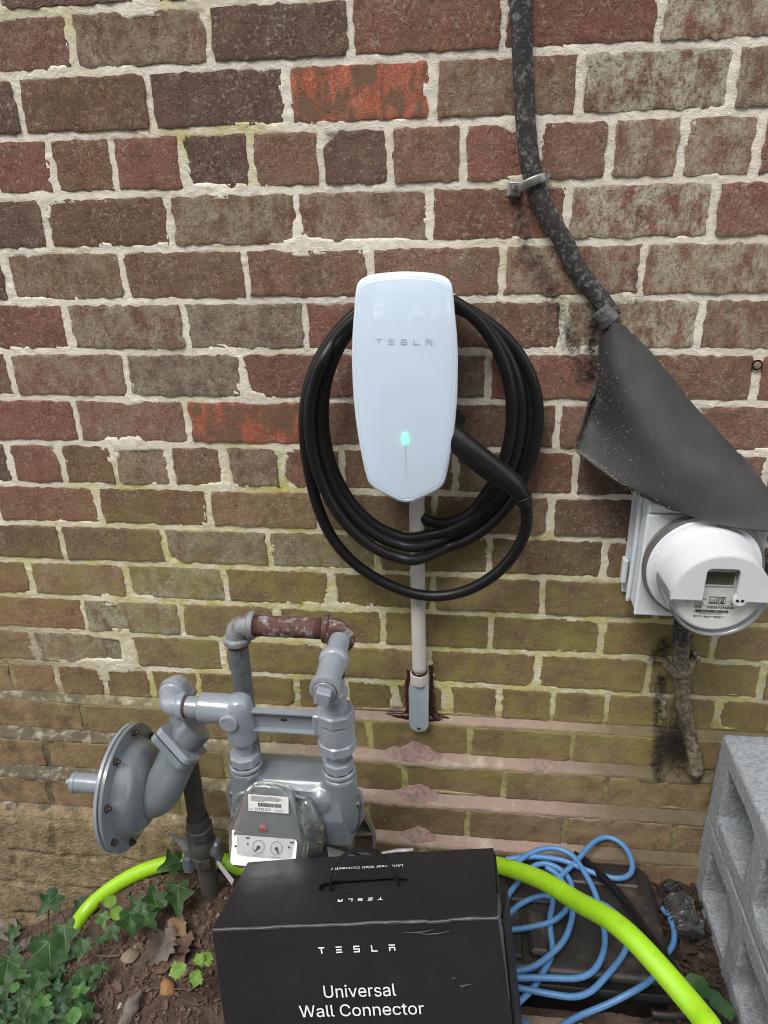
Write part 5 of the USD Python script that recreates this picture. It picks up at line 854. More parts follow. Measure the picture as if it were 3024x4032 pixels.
# index cover: a clear box standing proud of the case, with the index plate at its foot
ib0, ib1 = -.236, -.096
prof = [(-.300, -1.128), (-.3075, -1.1235), (-.3130, -1.1300), (-.3225, -1.165), (-.3330, -1.2045), (-.3350, -1.2085), (-.3545, -1.2310), (-.3600, -1.2440), (-.3560, -1.262), (-.300, -1.275)]
def cover_mesh(x0, x1, prof, crown):
    n = 41; V = []
    for u in np.linspace(0, 1, n):
        s = 2 * u - 1; rnd = (1 - abs(s) ** 7.0) ** .45
        for y, z in prof:
            up_ = 1 - np.clip((-1.124 - z) / .085, 0, 1); taper = .030 * up_ ** .8; x = (x0 + x1) / 2 + ((x1 - x0) / 2 - taper) * s
            V.append((x, -.300 + (y + .300) * rnd, z - crown * s * s * up_ - .012 * abs(s) ** 6 * up_))
    V = np.array(V); m = len(prof); idx = np.arange(n * m).reshape(n, m)
    return V, np.concatenate([np.stack([idx[:-1, :-1], idx[1:, :-1], idx[1:, 1:]], -1).reshape(-1, 3), np.stack([idx[:-1, :-1], idx[1:, 1:], idx[:-1, 1:]], -1).reshape(-1, 3)])
part(gas, 'index_mount', hull([(-.203, -.302, -1.140), (-.122, -.302, -1.140), (-.222, -.302, -1.275), (-.106, -.302, -1.275), (-.203, -.3095, -1.150), (-.122, -.3095, -1.150), (-.222, -.329, -1.2085), (-.110, -.329, -1.2085), (-.222, -.330, -1.27), (-.110, -.330, -1.27)]), 'index_dark')
part(gas, 'index_cover', cover_mesh(ib0, ib1, prof, .012), 'clear_grey', smooth=50, label='clear domed cover over the index')
part(gas, 'cover_seam', tube([(-.236, -.300, -1.235), (-.230, -.302, -1.190), (-.220, -.303, -1.160), (-.206, -.304, -1.148), (-.194, -.305, -1.145), (-.188, -.3055, -1.130), (-.165, -.307, -1.1215), (-.136, -.3055, -1.126), (-.124, -.305, -1.135), (-.119, -.304, -1.147), (-.100, -.303, -1.154), (-.088, -.302, -1.175), (-.080, -.301, -1.215), (-.078, -.300, -1.250)], .0026, 10, step=.004), 'clear', smooth=True)
part(gas, 'side_pocket', tube([(-.104, -.302, -1.158), (-.097, -.310, -1.170), (-.094, -.313, -1.20), (-.093, -.314, -1.235), (-.094, -.312, -1.258)], [.010, .0165, .018, .018, .014], 24, step=.004), 'clear_grey', smooth=True, label='clear plastic side bulge of the index cover')
pv, pz = unit(np.array([0, -.040, -.075])), None
lab_u = unit(np.array([1, 0, 0.0])); lab_v = unit(np.array([0, .0125, .045])); lab_o = np.array([-.161, -.3155, -1.1400])
lab = part(gas, 'serial_label', extrude(sg.box(-.0335, -.0285, .0335, .0), .0006, lab_o, lab_u, lab_v), 'meter_dial', smooth=False, label='white barcode label with number 12781322')
L_ = lambda u, v: lab_o + lab_u * u + lab_v * v + np.cross(lab_u, lab_v) * .0008
part(lab, 'print', text('12781322', .0042, L_(-.023, -.0262), lab_u, lab_v, .0002, width=.027), 'ink', smooth=False)
part(lab, 'print', text('LP', .0030, L_(-.0315, -.0262), lab_u, lab_v, .0002, width=.005), 'faint_ink', smooth=False)
part(lab, 'print', text('VSGI 0LT', .0030, L_(.010, -.0262), lab_u, lab_v, .0002, width=.016), 'faint_ink', smooth=False)
for q_, wd in enumerate((.045, .05, .05, .047, .022)): part(lab, 'print', extrude(sg.box(-.0285, -.0030 - q_ * .0019, -.0285 + wd, -.0020 - q_ * .0019), .0002, L_(0, 0), lab_u, lab_v), 'faint_ink', smooth=False)
rb = np.random.default_rng(21); part(lab, 'barcode', extrude(union_all([sg.box(a, -.0195, a + w, -.0130) for a, w in zip(np.arange(-.017, .0215, .00115), rb.uniform(.0003, .0009, 60))]), .0002, L_(0, 0), lab_u, lab_v), 'ink', smooth=False)
part(lab, 'square_code', extrude(sg.box(.0235, -.0085, .0295, -.0025), .0002, L_(0, 0), lab_u, lab_v), 'faint_ink', smooth=False) if False else None
PU, PV = np.array([1.0, 0, 0]), unit(np.array([0, .66, .75])); PN = np.cross(PU, PV); PO = np.array([-.168, -.3335, -1.2105])
pl_ = lambda u, v, l=.0016: PO + PU * u + PV * v + PN * l
ip = part(gas, 'index_plate', extrude(sg.box(-.0535, -.046, .0545, -.001).buffer(-.007).buffer(.007), .0012, PO, PU, PV), 'meter_dial', smooth=False, label='white index plate with two test dials')
for u_, an in ((-.0085, -38), (.0215, 28)):
    c = pl_(u_, -.0165)
    dl = part(ip, 'test_dial', extrude(sg.Point(0, 0).buffer(.0104).difference(sg.Point(0, 0).buffer(.0096)).union(union_all([affinity.rotate(sg.box(-.0003, .0078, .0003, .0098), k_ * 36, origin=(0, 0)) for k_ in range(10)])), .0003, c, PU, PV), 'faint_ink', smooth=False)
    part(dl, 'pointer', cat(extrude(affinity.rotate(sg.box(-.0010, -.0080, .0010, .0015), an, origin=(0, 0)), .0012, c + PN * .0006, PU, PV), rod(c, c + PN * .004, .0023, 14)), 'bolt', smooth=False)
    part(ip, 'print', text('CUBIC FEET', .0016, pl_(u_ - .0085, -.0305), PU, PV, .0002, width=.017), 'faint_ink', smooth=False)
for u_, v_ in ((-.028, -.0045), (.046, -.0060)): part(ip, 'plate_slot', extrude(sg.box(-.003, -.0013, .003, .0013), .0003, pl_(u_, v_), PU, PV), 'bolt', smooth=False)
for u_, v_ in ((-.047, -.018), (-.027, -.0135), (.042, -.0135)): part(ip, 'rivet', rod(pl_(u_, v_, .001), pl_(u_, v_, .0022), .0017, 10), 'bolt')
part(gas, 'index_wheel', rod((-.178, -.3245, -1.2010), (-.166, -.3245, -1.2010), .0075, 20), 'red_plastic', label='red wheel seen through the cover') 
part(gas, 'seal_screw', cat(rod((-.083, -.306, -1.222), (-.083, -.326, -1.228), .0072, 20), lathe([(.009, 0), (.0095, .006), (.008, .012)], (-.083, -.300, -1.213), (0, -.9, -.3), 20)), 'brass', label='dull brass seal screw')

# ------------------------------------------------------------------ black carton leaning on the meter
BM = np.array([[0.991, -0.0061, -0.1336], [0.05, 0.9435, 0.3275], [0.1241, -0.3312, 0.9354]]); BO = np.array([-.1922, -.5173, -1.1859])
BX, BY, BZ = BM[:, 0], BM[:, 1], BM[:, 2]; BW, BD, BH = .400, .169, .345
W_ = lambda x, y, z: BO + BX * x + BY * y + BZ * z
carton = thing('carton', 'black cardboard carton with white lettering and a strap handle on top', 'cardboard box', W_(BW / 2, BD / 2, -BH))
def panel(lo, hi, b=.0012): return rbox(lo, hi, b, axes=BM, origin=BO)
def dented(nx, nz, fn): 
    u, w = np.meshgrid(np.linspace(0, 1, nx), np.linspace(0, 1, nz), indexing='ij'); P = fn(u, w); idx = np.arange(nx * nz).reshape(nx, nz)
    V = P.reshape(-1, 3) @ BM.T + BO
    return V, np.concatenate([np.stack([idx[:-1, :-1], idx[1:, :-1], idx[1:, 1:]], -1).reshape(-1, 3), np.stack([idx[:-1, :-1], idx[1:, 1:], idx[:-1, 1:]], -1).reshape(-1, 3)])
part(carton, 'carton_core', panel((.004, .006, -BH + .002), (BW - .005, BD - .004, -.010)), 'carton_dark', smooth=False)
def front(u, w):
    x = BW * u; z = -BH + (BH - .0035) * w; q = np.stack([x * 18, z * 18, x * 0], -1)
    y = -.0035 * np.sin(np.pi * u) * np.sin(np.pi * np.clip(w, 0, 1)) + .0012 * (meshkit.fbm(q, 3, 2) - .5) + .0018 * np.exp(-((x - .315) / .03) ** 2 - ((z + .022) / .012) ** 2) + .00022 * np.sin(z * 900)
    return np.stack([x, y, z], -1)
part(carton, 'front_panel', dented(70, 90, front), 'carton', smooth=True)
part(carton, 'side_panel', panel((-.002, .002, -BH), (.003, BD - .002, -.0050)), 'carton')
part(carton, 'side_panel', panel((BW - .003, .004, -BH), (BW + .001, BD - .002, -.0090)), 'carton')
part(carton, 'side_flap', rbox((0, 0, -BH + .0), (.0040, .085, -.014), .001, axes=BM @ np.array([[math.cos(.10), math.sin(.10), 0], [-math.sin(.10), math.cos(.10), 0], [0, 0, 1.0]]), origin=W_(BW + .0015, .012, 0)), 'carton')
part(carton, 'back_panel', panel((.0, BD - .003, -BH), (BW, BD, -.006)), 'carton')
slot = sg.LineString([(.148, .0872), (.258, .0905)]).buffer(.0125, 12).union(sg.LineString([(.160, .0885), (.246, .0905)]).buffer(.0145, 8)).difference(sg.LineString([(.172, .0735), (.238, .0745)]).buffer(.0028))
topp = sg.box(.0015, .003, BW - .002, BD).difference(slot)
tri = trimesh.creation.triangulate_polygon(topp, engine='earcut') if False else None
part(carton, 'top_panel', extrude(topp, .0030, W_(0, 0, -.0028), BX, BY), 'carton', smooth=False)
part(carton, 'inner_flap', extrude(sg.box(.02, .02, BW - .02, BD - .01).difference(slot.buffer(-.004)), .002, W_(0, 0, -.0110), BX, BY), 'carton_dark', smooth=False)
# rounded, scuffed front top edge
xs_ = np.linspace(.001, BW - .002, 90)
edge = tube([W_(x, .0012 + .0004 * math.sin(x * 60), -.0022 - .0007 * abs(math.sin(x * 23 + 1)) - (.0016 if .30 < x < .335 else 0)) for x in xs_], .0024, 12, smooth=False, wobble=.25, seed=3)
part(carton, 'worn_edge', edge, 'carton_wear', smooth=True, label='scuffed front top edge')
part(carton, 'worn_corner', cat(tube([W_(BW - .002, .0, -.002), W_(BW + .0, .02, -.001), W_(BW, .05, -.0005)], [.003, .0022, .0012], 8, step=.004), tube([W_(BW - .001, .001, -.004), W_(BW, .0005, -.05), W_(BW, .0005, -.12)], [.003, .0016, .0010], 8, step=.006, wobble=.3, seed=8)), 'carton_wear', smooth=True)
part(carton, 'crease', cat(*[tube([W_(a, -.0028, b), W_(a + .02, -.0032, b - .001), W_(a + .042, -.0026, b + .002)], [.0003, .0009, .0003], 6, step=.003) for a, b in ((.290, -.0175), (.268, -.0145))]), 'carton_wear', smooth=True)
part(carton, 'scratch', cat(*[tube([W_(a, -.0046, b), W_(a + l, -.0042, b + h)], [.0012, .0003], 6, step=.002) for a, b, l, h in ((.3370, -.0925, .017, .0025), (.3275, -.0815, .006, .0008), (.338, -.094, .007, .0015))]), 'carton_wear', smooth=True)
flo = lambda u, v: W_(u, -.0052, v)
NB = -BY
for k, g in enumerate(spaced_word(.0086, .0092, .0244)):
    part(carton, 'letter', extrude(affinity.translate(g, 0, 0), .0002, W_(.1492, -.0050, -.0388), BX, BZ), 'white_ink', smooth=False)
part(carton, 'lettering', text('Universal', .0172, flo(.1492, -.1024), BX, BZ, .0002, width=.1000), 'white_ink', smooth=False, label='white word Universal on the front')
part(carton, 'lettering', text('Wall Connector', .0166, flo(.1115, -.1298), BX, BZ, .0002, width=.1730), 'white_ink', smooth=False, label='white words Wall Connector on the front')
for k, g in enumerate(spaced_word(.0068, .0062, .01465)):
    part(carton, 'letter', extrude(g, .0002, W_(.2362, .0542, .0003), -BX, -BY), 'white_ink', smooth=False)
part(carton, 'lettering', text('Universal Wall Connector', .0062, W_(.2585, .1362, .0003), -BX, -BY, .0002, width=.1135), 'white_ink', smooth=False, label='small upside down words on the top')
hs_ = [W_(.152, .0855, -.012), W_(.1535, .0875, .004), W_(.158, .0920, .020), W_(.170, .0985, .036), W_(.190, .1040, .0445), W_(.208, .1045, .0450), W_(.228, .1010, .0390), W_(.243, .0950, .026), W_(.2520, .0880, .010), W_(.2570, .0845, -.010)]
def strap(path, w, t):
    P = spline(path, .003); T = np.gradient(P, axis=0); T /= np.linalg.norm(T, axis=1, keepdims=True); B = BY * np.ones((len(P), 1)); N = np.cross(T, B); N /= np.linalg.norm(N, axis=1, keepdims=True)
    sec = [(-w, -t), (-w * .5, -t * 1.5), (w * .5, -t * 1.5), (w, -t), (w, t), (w * .45, t * .5), (-w * .45, t * .5), (-w, t)]; k = len(sec)
    V = np.stack([P + B * a + N * b for a, b in sec], 1).reshape(-1, 3); m = len(P); i, j = np.meshgrid(np.arange(m - 1), np.arange(k), indexing='ij'); i, j = i.ravel(), j.ravel(); j2 = (j + 1) % k
    return V, np.vstack([np.stack([i * k + j, i * k + j2, (i + 1) * k + j2], 1), np.stack([i * k + j, (i + 1) * k + j2, (i + 1) * k + j], 1)])
part(carton, 'handle_strap', strap(hs_, .0062, .0009), 'black_plastic', smooth=35)
tp = [(.215, .1705), (.232, .1745), (.272, .1740), (.2735, .1712)]
part(carton, 'tape_end', tube([W_(.214, .1690, -.001), W_(.228, .1715, .0015), (W_(.25, .1725, .003)), W_(.272, .1710, .0035)], .0042, 12, step=.004, flat=(.45, BZ), wobble=.5, seed=6), 'tape', smooth=True, label='shiny crumpled tape end at the back edge')

# ------------------------------------------------------------------ lime hose, blue cord, black cord
mid = [(-.30, -.150, -1.515), (-.20, -.125, -1.52), (-.08, -.125, -1.52), (.04, -.125, -1.515), (.13, -.135, -1.49), (.19, -.150, -1.45)]
hose = solo('garden_hose', tube(PRE['HOSEL'] + mid + PRE['HOSER'] + [list(np.array(PRE['HOSER'][-1]) * 2.2 - np.array(PRE['HOSER'][-2]) * 1.2 + [.0, 0, -.03])], .0153, 26, step=.006), 'lime', 'lime green hose curving behind the gas meter and arching over the blue cord', 'hose', smooth=True)
cord = thing('extension_cord', 'tangled blue cord looped over the black plastic tote', 'cord', (.35, -.2, -1.45))
order = ['a', 'b', 'c', 'd', 'e', 'f', 'g', 'h']
for k in order: part(cord, 'cord_loop', tube(PRE['CORD'][k], .0052, 14, step=.005), 'blue', smooth=True)
solo('black_cord', tube(PRE['BLACKCORD'], .0070, 16, step=.006), 'black_cable', 'plain black cable lying along the lime hose at the lower right', 'cord', smooth=True)

# ------------------------------------------------------------------ black tote under the cord
tote = thing('plastic_tote', 'muddy black plastic tote under the coils of blue cord', 'plastic tote', (.36, -.25, -1.53))
def tray(lo, hi, r, bev):
    p = sg.box(lo[0], lo[1], hi[0], hi[1]).buffer(-r).buffer(r, 10); rings = []
    for inset, z in [(.0, lo[2]), (.0, hi[2] - bev), (bev * .3, hi[2] - bev * .3), (bev, hi[2])]:
        c = np.array(p.buffer(-inset).exterior.coords)[:-1]; ls = sg.LinearRing(p.buffer(-max(inset, 1e-5)).exterior.coords); rings.append([(q.x, q.y, z) for q in [ls.interpolate(t, normalized=True) for t in np.linspace(0, 1, 96, endpoint=False)]])
    return hull(np.array(rings).reshape(-1, 3))
part(tote, 'tote_body', tray((.150, -.352, -1.56), (.512, -.118, -1.452), .035, .012), 'lid', smooth=45)
part(tote, 'front_lip', rbox((.155, -.372, -1.480), (.505, -.348, -1.462), .006), 'black_plastic')
part(tote, 'front_wall', rbox((.160, -.362, -1.535), (.500, -.346, -1.482), .004), 'black_plastic')
part(tote, 'latch', rbox((.272, -.330, -1.456), (.306, -.246, -1.436), .007), 'lid')
for a, b in (((.215, -.335, -1.454), (.262, -.245, -1.444)), ((.240, -.225, -1.454), (.330, -.165, -1.446)), ((.345, -.175, -1.454), (.485, -.140, -1.4475))): part(tote, 'raised_panel', rbox(a, b, .004), 'lid')
part(tote, 'side_handle', tube([(.470, -.372, -1.50), (.53, -.366, -1.50), (.575, -.335, -1.505)], .007, 12), 'lid', smooth=True)

# ------------------------------------------------------------------ concrete blocks
def block(z0, z1, lab):
    x0, x1, y0, y1 = .613, .805, -.481, -.085
    cores = [((-.268, -.137), .032), ((-.447, -.316), .032)]
    outer = sg.box(y0, z0, y1, z1); P = outer
    for (a, b), s in cores: P = P.difference(sg.box(a, z0 + .036, b, z1 - .040).buffer(-.012).buffer(.012, 4))
    v, f = extrude(P, x1 - x0, (x0, 0, 0), (0, 1, 0), (0, 0, 1))
    m = trimesh.Trimesh(v, f); m.merge_vertices(); m.fix_normals(); 
    import manifold3d as m3
    mm = m3.Manifold(m3.Mesh(np.asarray(m.vertices, np.float32), np.asarray(m.faces, np.uint32))).refine_to_length(.006).to_mesh(); V = np.array(mm.vert_properties[:, :3]); Fm = np.array(mm.tri_verts)
    # taper of the cores, rough arrises, pitted faces
    tm = trimesh.Trimesh(V, Fm, process=False); N = np.array(tm.vertex_normals); V = V.copy()
    trimesh.smoothing.filter_taubin(tm, iterations=3); V = np.array(tm.vertices)
    V += N * ((meshkit.fbm(V * 190, 3, 3) - .5) * .0034 + (meshkit.fbm(V * 30, 2, 6) - .5) * .003)[:, None]
    return V, Fm
solo('concrete_block', block(-1.530, -1.3440, 0), 'concrete', 'lower grey concrete block of the two stacked at the right, standing on the ground', 'concrete block', smooth=40)
for zz0, zz1, lb_ in ((-1.5305, -1.3445, 'lower grey concrete block of an added rear stack, placed to darken the hollows of the front one'), (-1.3400, -1.1535, 'upper grey concrete block of an added rear stack, placed to darken the upper hollows')):  # unseen rear stack, added to keep light out of the front hollows
    vv, ff = block(zz0, zz1, 2); solo('concrete_block', (vv + [.199, .068, 0], ff), 'concrete', lb_, 'concrete block', smooth=40)
solo('concrete_block', block(-1.3405, -1.1530, 1), 'concrete', 'upper grey concrete block of the stack at the right, its bare side up', 'concrete block', smooth=40)

# ------------------------------------------------------------------ things lying on the ground at the right
def crumple(c, sx, sy, sz, seed):
    m = trimesh.creation.icosphere(4, 1.0); V = np.array(m.vertices); n = meshkit.fbm(V * 2.2 + seed, 3, seed); n2 = np.abs(meshkit.noise(V * 4.5 + seed, seed + 3) - .5)
    V = V * (.72 + .45 * n + .5 * n2)[:, None] * [sx, sy, sz] + c; return V, np.array(m.faces)
bot = thing('plastic_bottle', 'crushed clear plastic bottle lying beside the concrete blocks', 'bottle', (.565, -.18, -1.53))
def bottle_body():
    A_, B_ = np.array([.556, -.150, -1.493]), np.array([.572, -.232, -1.497]); n, m = 40, 46; ax_ = unit(B_ - A_); s1 = unit(np.cross(ax_, (0, 0, 1))); s2 = np.cross(s1, ax_); V = []
    for i, t in enumerate(np.linspace(0, 1, m)):
        R = .030 * min(1, (t / .12) ** .5 if t < .12 else 1) * (1 if t < .93 else math.sqrt(max(.02, 1 - ((t - .93) / .07) ** 2)))
        if t < .10: R = .013
        for k in range(n):
            a = k * 2 * math.pi / n; nn = meshkit.noise(np.array([math.cos(a) * 1.7, math.sin(a) * 1.7, t * 5.5]), 4); rr = R * (.66 + .55 * nn + .04 * math.sin(t * 70)); V.append(A_ + (B_ - A_) * t + s1 * rr * math.cos(a) + s2 * rr * .82 * math.sin(a))
    V = np.array(V); i, j = np.meshgrid(np.arange(m - 1), np.arange(n), indexing='ij'); i, j = i.ravel(), j.ravel(); j2 = (j + 1) % n
    return V, np.vstack([np.stack([i * n + j, i * n + j2, (i + 1) * n + j2], 1), np.stack([i * n + j, (i + 1) * n + j2, (i + 1) * n + j], 1)])
part(bot, 'bottle_body', bottle_body(), 'bottle', smooth=25)
part(bot, 'neck_cap', lathe([(0, 0), (.0125, 0), (.0135, .002), (.0135, .011), (.012, .013), (0, .0135)], (.5555, -.138, -1.490), (.1, 1, .1), 24), 'bottle')
def slab(x0, x1, y0, y1, z0, z1, seed, n=.006):
    b = trimesh.creation.box((x1 - x0, y1 - y0, z1 - z0)); b = b.subdivide().subdivide().subdivide().subdivide(); V = np.array(b.vertices) + [(x0 + x1) / 2, (y0 + y1) / 2, (z0 + z1) / 2]
    V = V + (np.stack([meshkit.fbm(V * 40 + k * 9, 3, seed + k) for k in range(3)], -1) - .5) * n; return V, np.array(b.faces)
for i, (a, b, c, d, lab) in enumerate([(.150, .345, -.47, -.392, 'buff paving stone under the blue cord, next to the carton'), (.352, .560, -.485, -.398, 'buff paving stone at the bottom right, below the lime hose')]):
    solo('edging_stone', slab(a, b, c, d, -1.56, -1.505, i), 'paver', lab, 'paving stone', smooth=50)
r = random.Random(3); ch = []
for q in range(420):
    x, y = r.uniform(.46, .64), r.uniform(-.37, -.10); l = r.uniform(.005, .020); a, b = r.uniform(0, 6.3), r.uniform(-.5, .5); d = np.array([math.cos(a) * math.cos(b), math.sin(a) * math.cos(b), math.sin(b)]); s = unit(np.cross(d, (0, 0, 1))); n_ = np.cross(s, d)
    c = np.array([x, y, float(soil_z(np.array(x), np.array(y))) + r.uniform(.003, .020)]); w = l * r.uniform(.15, .4); t = w * .3
    ch.append(hull([c + d * l * e + s * w * k * (1 - .3 * (e > 0)) + n_ * t * m_ for e in (-1, 1) for k in (-1, 1) for m_ in (-1, 1)]))
solo('bark_mulch', cat(*ch), 'mulch', 'dark bark chips and leaf crumbs between the tote and the concrete blocks', 'mulch', smooth=False, kind='stuff')

# ------------------------------------------------------------------ leaves
def leaf_mesh(outline, veins, base, tip, normal, width=1.0, cup=.12, wave=.03, seed=0):
    """outline: (u across, v along) points from the base, right side then tip then left side; veins end points from the base."""
    L_ = np.linalg.norm(tip - base); v_ = unit(tip - base); n_ = unit(normal - v_ * (normal @ v_)); u_ = np.cross(v_, n_)
    rr = random.Random(seed); O = np.array(outline, float); O = O + np.array([[rr.uniform(-.03, .03), rr.uniform(-.03, .03)] for _ in O]) * (np.abs(O[:, :1]) > .01)
    rings = [O * s + np.array([0, .30]) * (1 - s) for s in (1.0, .72, .42, .15)]
    pts2 = np.vstack(rings + [np.array([[0, .30]])]); k = len(O); F = []
    for a in range(3):
        q = np.arange(k); q2 = (q + 1) % k; F += [np.stack([a * k + q, a * k + q2, (a + 1) * k + q2], 1), np.stack([a * k + q, (a + 1) * k + q2, (a + 1) * k + q], 1)]
    q = np.arange(k); F.append(np.stack([3 * k + q, 3 * k + (q + 1) % k, np.full(k, 4 * k)], 1)); F = np.vstack(F); vein = np.zeros(len(pts2))
    hgt = lambda p: cup * (np.abs(p[:, 0]) ** 1.5) * .8 - .10 * p[:, 1] ** 2 + wave * np.sin(p[:, 0] * 9 + seed) * np.cos(p[:, 1] * 7)
    P3 = [pts2]; FF = [F]; VV = [vein]; n0 = len(pts2); lift = [np.zeros(len(pts2))]
    for (vx, vy), w in veins:
        d = np.array([vx, vy]); l = np.linalg.norm(d); d = d / l; s = np.array([-d[1], d[0]]); ts = np.linspace(0, .94, 6)
        pp = np.vstack([[d * l * t + s * w * (1.02 - t) * e for e in (-1, 1)] for t in ts]); i = np.arange(5) * 2
        FF.append(np.vstack([np.stack([i, i + 1, i + 3], 1), np.stack([i, i + 3, i + 2], 1)])[:, ::-1] + n0); n0 += len(pp); P3.append(pp); VV.append(np.ones(len(pp))); lift.append(np.full(len(pp), .010))
    p2 = np.vstack(P3); z = hgt(p2) + np.concatenate(lift)
    X = base + L_ * (p2[:, :1] * width * u_ + p2[:, 1:2] * v_ + z[:, None] * n_)
    ve = np.concatenate(VV); return X, np.vstack(FF), np.stack([ve, ve * 0, ve * 0], 1)
IVY_O = [(0, -.02), (.10, -.10), (.26, -.16), (.40, -.10), (.46, .06), (.34, .18), (.40, .26), (.56, .30), (.66, .36), (.50, .46), (.30, .52), (.20, .58), (.16, .74), (.08, .90), (0, 1.0)]
IVY_O = IVY_O + [(-x, y) for x, y in IVY_O[1:-1][::-1]]
IVY_V = [((0, 1.0), .016), ((.64, .36), .013), ((-.64, .36), .013), ((.38, -.08), .010), ((-.38, -.08), .010)]
OVAL_O = [(0, 0), (.16, .06), (.32, .22), (.40, .45), (.36, .68), (.22, .88), (0, 1.0)]; OVAL_O = OVAL_O + [(-x, y) for x, y in OVAL_O[1:-1][::-1]]
OVAL_V = [((0, 1.0), .012)]
SERR_O = [(0, 0), (.10, .06), (.22, .16), (.20, .22), (.36, .34), (.28, .42), (.46, .52), (.34, .58), (.40, .74), (.24, .74), (.18, .86), (.08, .90), (0, 1.0)]; SERR_O = SERR_O + [(-x, y) for x, y in SERR_O[1:-1][::-1]]
for q_ in range(120):
    rr = random.Random(900 + q_); x_, y_ = rr.uniform(-.80, -.47), rr.uniform(-.52, -.33)
    if y_ > -.30 - .25 * (x_ + .80) : continue
    z_ = float(ground_z(x_, y_)); a_ = rr.uniform(0, 6.28); l_ = rr.uniform(.016, .036); PRE['IVY'].append([[x_, y_, z_ + rr.uniform(.015, .045)], [x_ + l_ * math.cos(a_), y_ + l_ * math.sin(a_) * .7, z_ + rr.uniform(.015, .04)], list(unit([rr.uniform(-.4, .4), -.45 + rr.uniform(-.3, .2), .85])), rr.choice('iiidd')])
TOEYE = lambda c: unit(EYE - [0, 0, Z0] - c)
ivy = thing('ivy_vine', 'trailing green ivy with lobed leaves over the soil at the lower left', 'ivy', (-.48, -.38, -1.56))
ivy2 = thing('round_leaved_weed', 'few pale round weed leaves among the ivy below the lime hose', 'weed', (-.46, -.30, -1.55))
for i, (b, t, nn_, k) in enumerate(PRE['IVY']):
    b, t = np.array(b), np.array(t); c = (b + t) / 2; rr = random.Random(i); n_ = np.array(nn_)
    if k == 'r':
        X, F, ve = leaf_mesh(OVAL_O, OVAL_V, b, t, n_, 1.15, .25, .03, i); part(ivy2, 'leaf', (X, F), 'yellow_leaf' if i < 14 else 'ivy_light', smooth=True, primvars={'vein': (ve, 'vertex')}); par = ivy2
    else:
        t = b + (t - b) * 1.04
        X, F, ve = leaf_mesh(IVY_O, IVY_V, b, t, n_, rr.uniform(.78, .95), rr.uniform(.15, .5), .04, i); part(ivy, 'leaf', (X, F), {'i': 'ivy', 'd': 'ivy_dark', 'l': 'ivy_light'}[k], smooth=True, primvars={'vein': (ve, 'vertex')}); par = ivy
    g_ = np.array([b[0] + rr.uniform(-.012, .012), b[1] + rr.uniform(.0, .02), float(ground_z(b[0], b[1]))])
    part(par, 'leaf_stalk', tube([g_, (g_ + b) / 2 + [rr.uniform(-.005, .005), 0, .006], b], .0008, 6, step=.01), 'ivy_stem', smooth=True)
for l in PRE['IVYSTEM']: part(ivy, 'stem', tube(l, .0016, 8, step=.008, wobble=.2), 'ivy_stem', smooth=True)
yp = thing('seedling', 'small yellow green seedling with toothed leaves beside the black carton', 'seedling', PRE['YSTEM'][0])
for i, (b, t, nn_) in enumerate(PRE['YOUNG']):
    b, t = np.array(b), np.array(t); X, F, ve = leaf_mesh(SERR_O, OVAL_V + [((.3, .5), .006), ((-.3, .5), .006)], b, t, np.array(nn_), 1.05, .2, .03, i + 90); part(yp, 'leaf', (X, F), 'yellow_leaf', smooth=True, primvars={'vein': (ve, 'vertex')})
part(yp, 'stem', tube(PRE['YSTEM'], .0011, 7, step=.006), 'ivy_stem', smooth=True); part(yp, 'stem', tube([PRE['YSTEM'][1], PRE['YOUNG'][4][0]], .0009, 6, step=.006), 'ivy_stem', smooth=True); part(yp, 'stem', tube([PRE['YSTEM'][1], PRE['YOUNG'][0][0]], .0009, 6, step=.006), 'ivy_stem', smooth=True)
pr_ = thing('leafy_plant', 'dark green broad leaved plant behind the lime hose at the lower right', 'plant', (.56, -.36, -1.53))
for i, (b, t) in enumerate([((.560, -.352, -1.515), (.535, -.372, -1.490)), ((.560, -.352, -1.515), (.582, -.342, -1.478)), ((.565, -.356, -1.515), (.600, -.362, -1.485)), ((.560, -.36, -1.515), (.560, -.39, -1.485)), ((.556, -.35, -1.515), (.545, -.315, -1.475))]):
    b, t = np.array(b), np.array(t); X, F, ve = leaf_mesh(OVAL_O, OVAL_V, b, t, unit(TOEYE(b) * .6 + np.array([0, 0, .5])), 1.25, .3, .05, i + 40); part(pr_, 'leaf', (X, F), 'ivy_dark' if i % 2 else 'ivy', smooth=True, primvars={'vein': (ve, 'vertex')})
part(pr_, 'stem', tube([(.562, -.352, -1.54), (.560, -.353, -1.512)], .003, 8, step=.004), 'ivy_stem', smooth=True)

def pebble(c, d, seed, flat=.62):
    m = trimesh.creation.icosphere(3, 1.0); V = np.array(m.vertices); rr = np.random.default_rng(seed); s = d / 2 * np.array([rr.uniform(.95, 1.2), rr.uniform(.7, .95), flat]); a = rr.uniform(0, 3)
    V = V * (.78 + .44 * meshkit.fbm(V * 1.3 + seed, 2, seed))[:, None] * s; V = V @ np.array([[math.cos(a), -math.sin(a), 0], [math.sin(a), math.cos(a), 0], [0, 0, 1]]).T
    return V + c + [0, 0, d * .18], np.array(m.faces)
PL = ['tan stone beside the twig in the middle of the soil patch', 'white pebble right of the lowest ivy leaves', 'orange stone left of the black carton and seedling', 'white pebble lowest on the soil near the driftwood', 'tiny white pebble left of the driftwood', 'small tan stone just below the orange stone', 'small tan stone beside the ivy stem', 'tiny tan stone among the ivy leaves', 'tan stone above the grey dead leaf', 'small tan stone at the bottom edge of the soil', 'tiny tan stone between two ivy sprays', 'tiny tan stone above the driftwood tip']
for i, (c, d, k) in enumerate(PRE['STONES']): solo('stone', pebble(np.array(c), d, i + 1), 'stone_' + k, PL[i], 'stone', smooth=True)
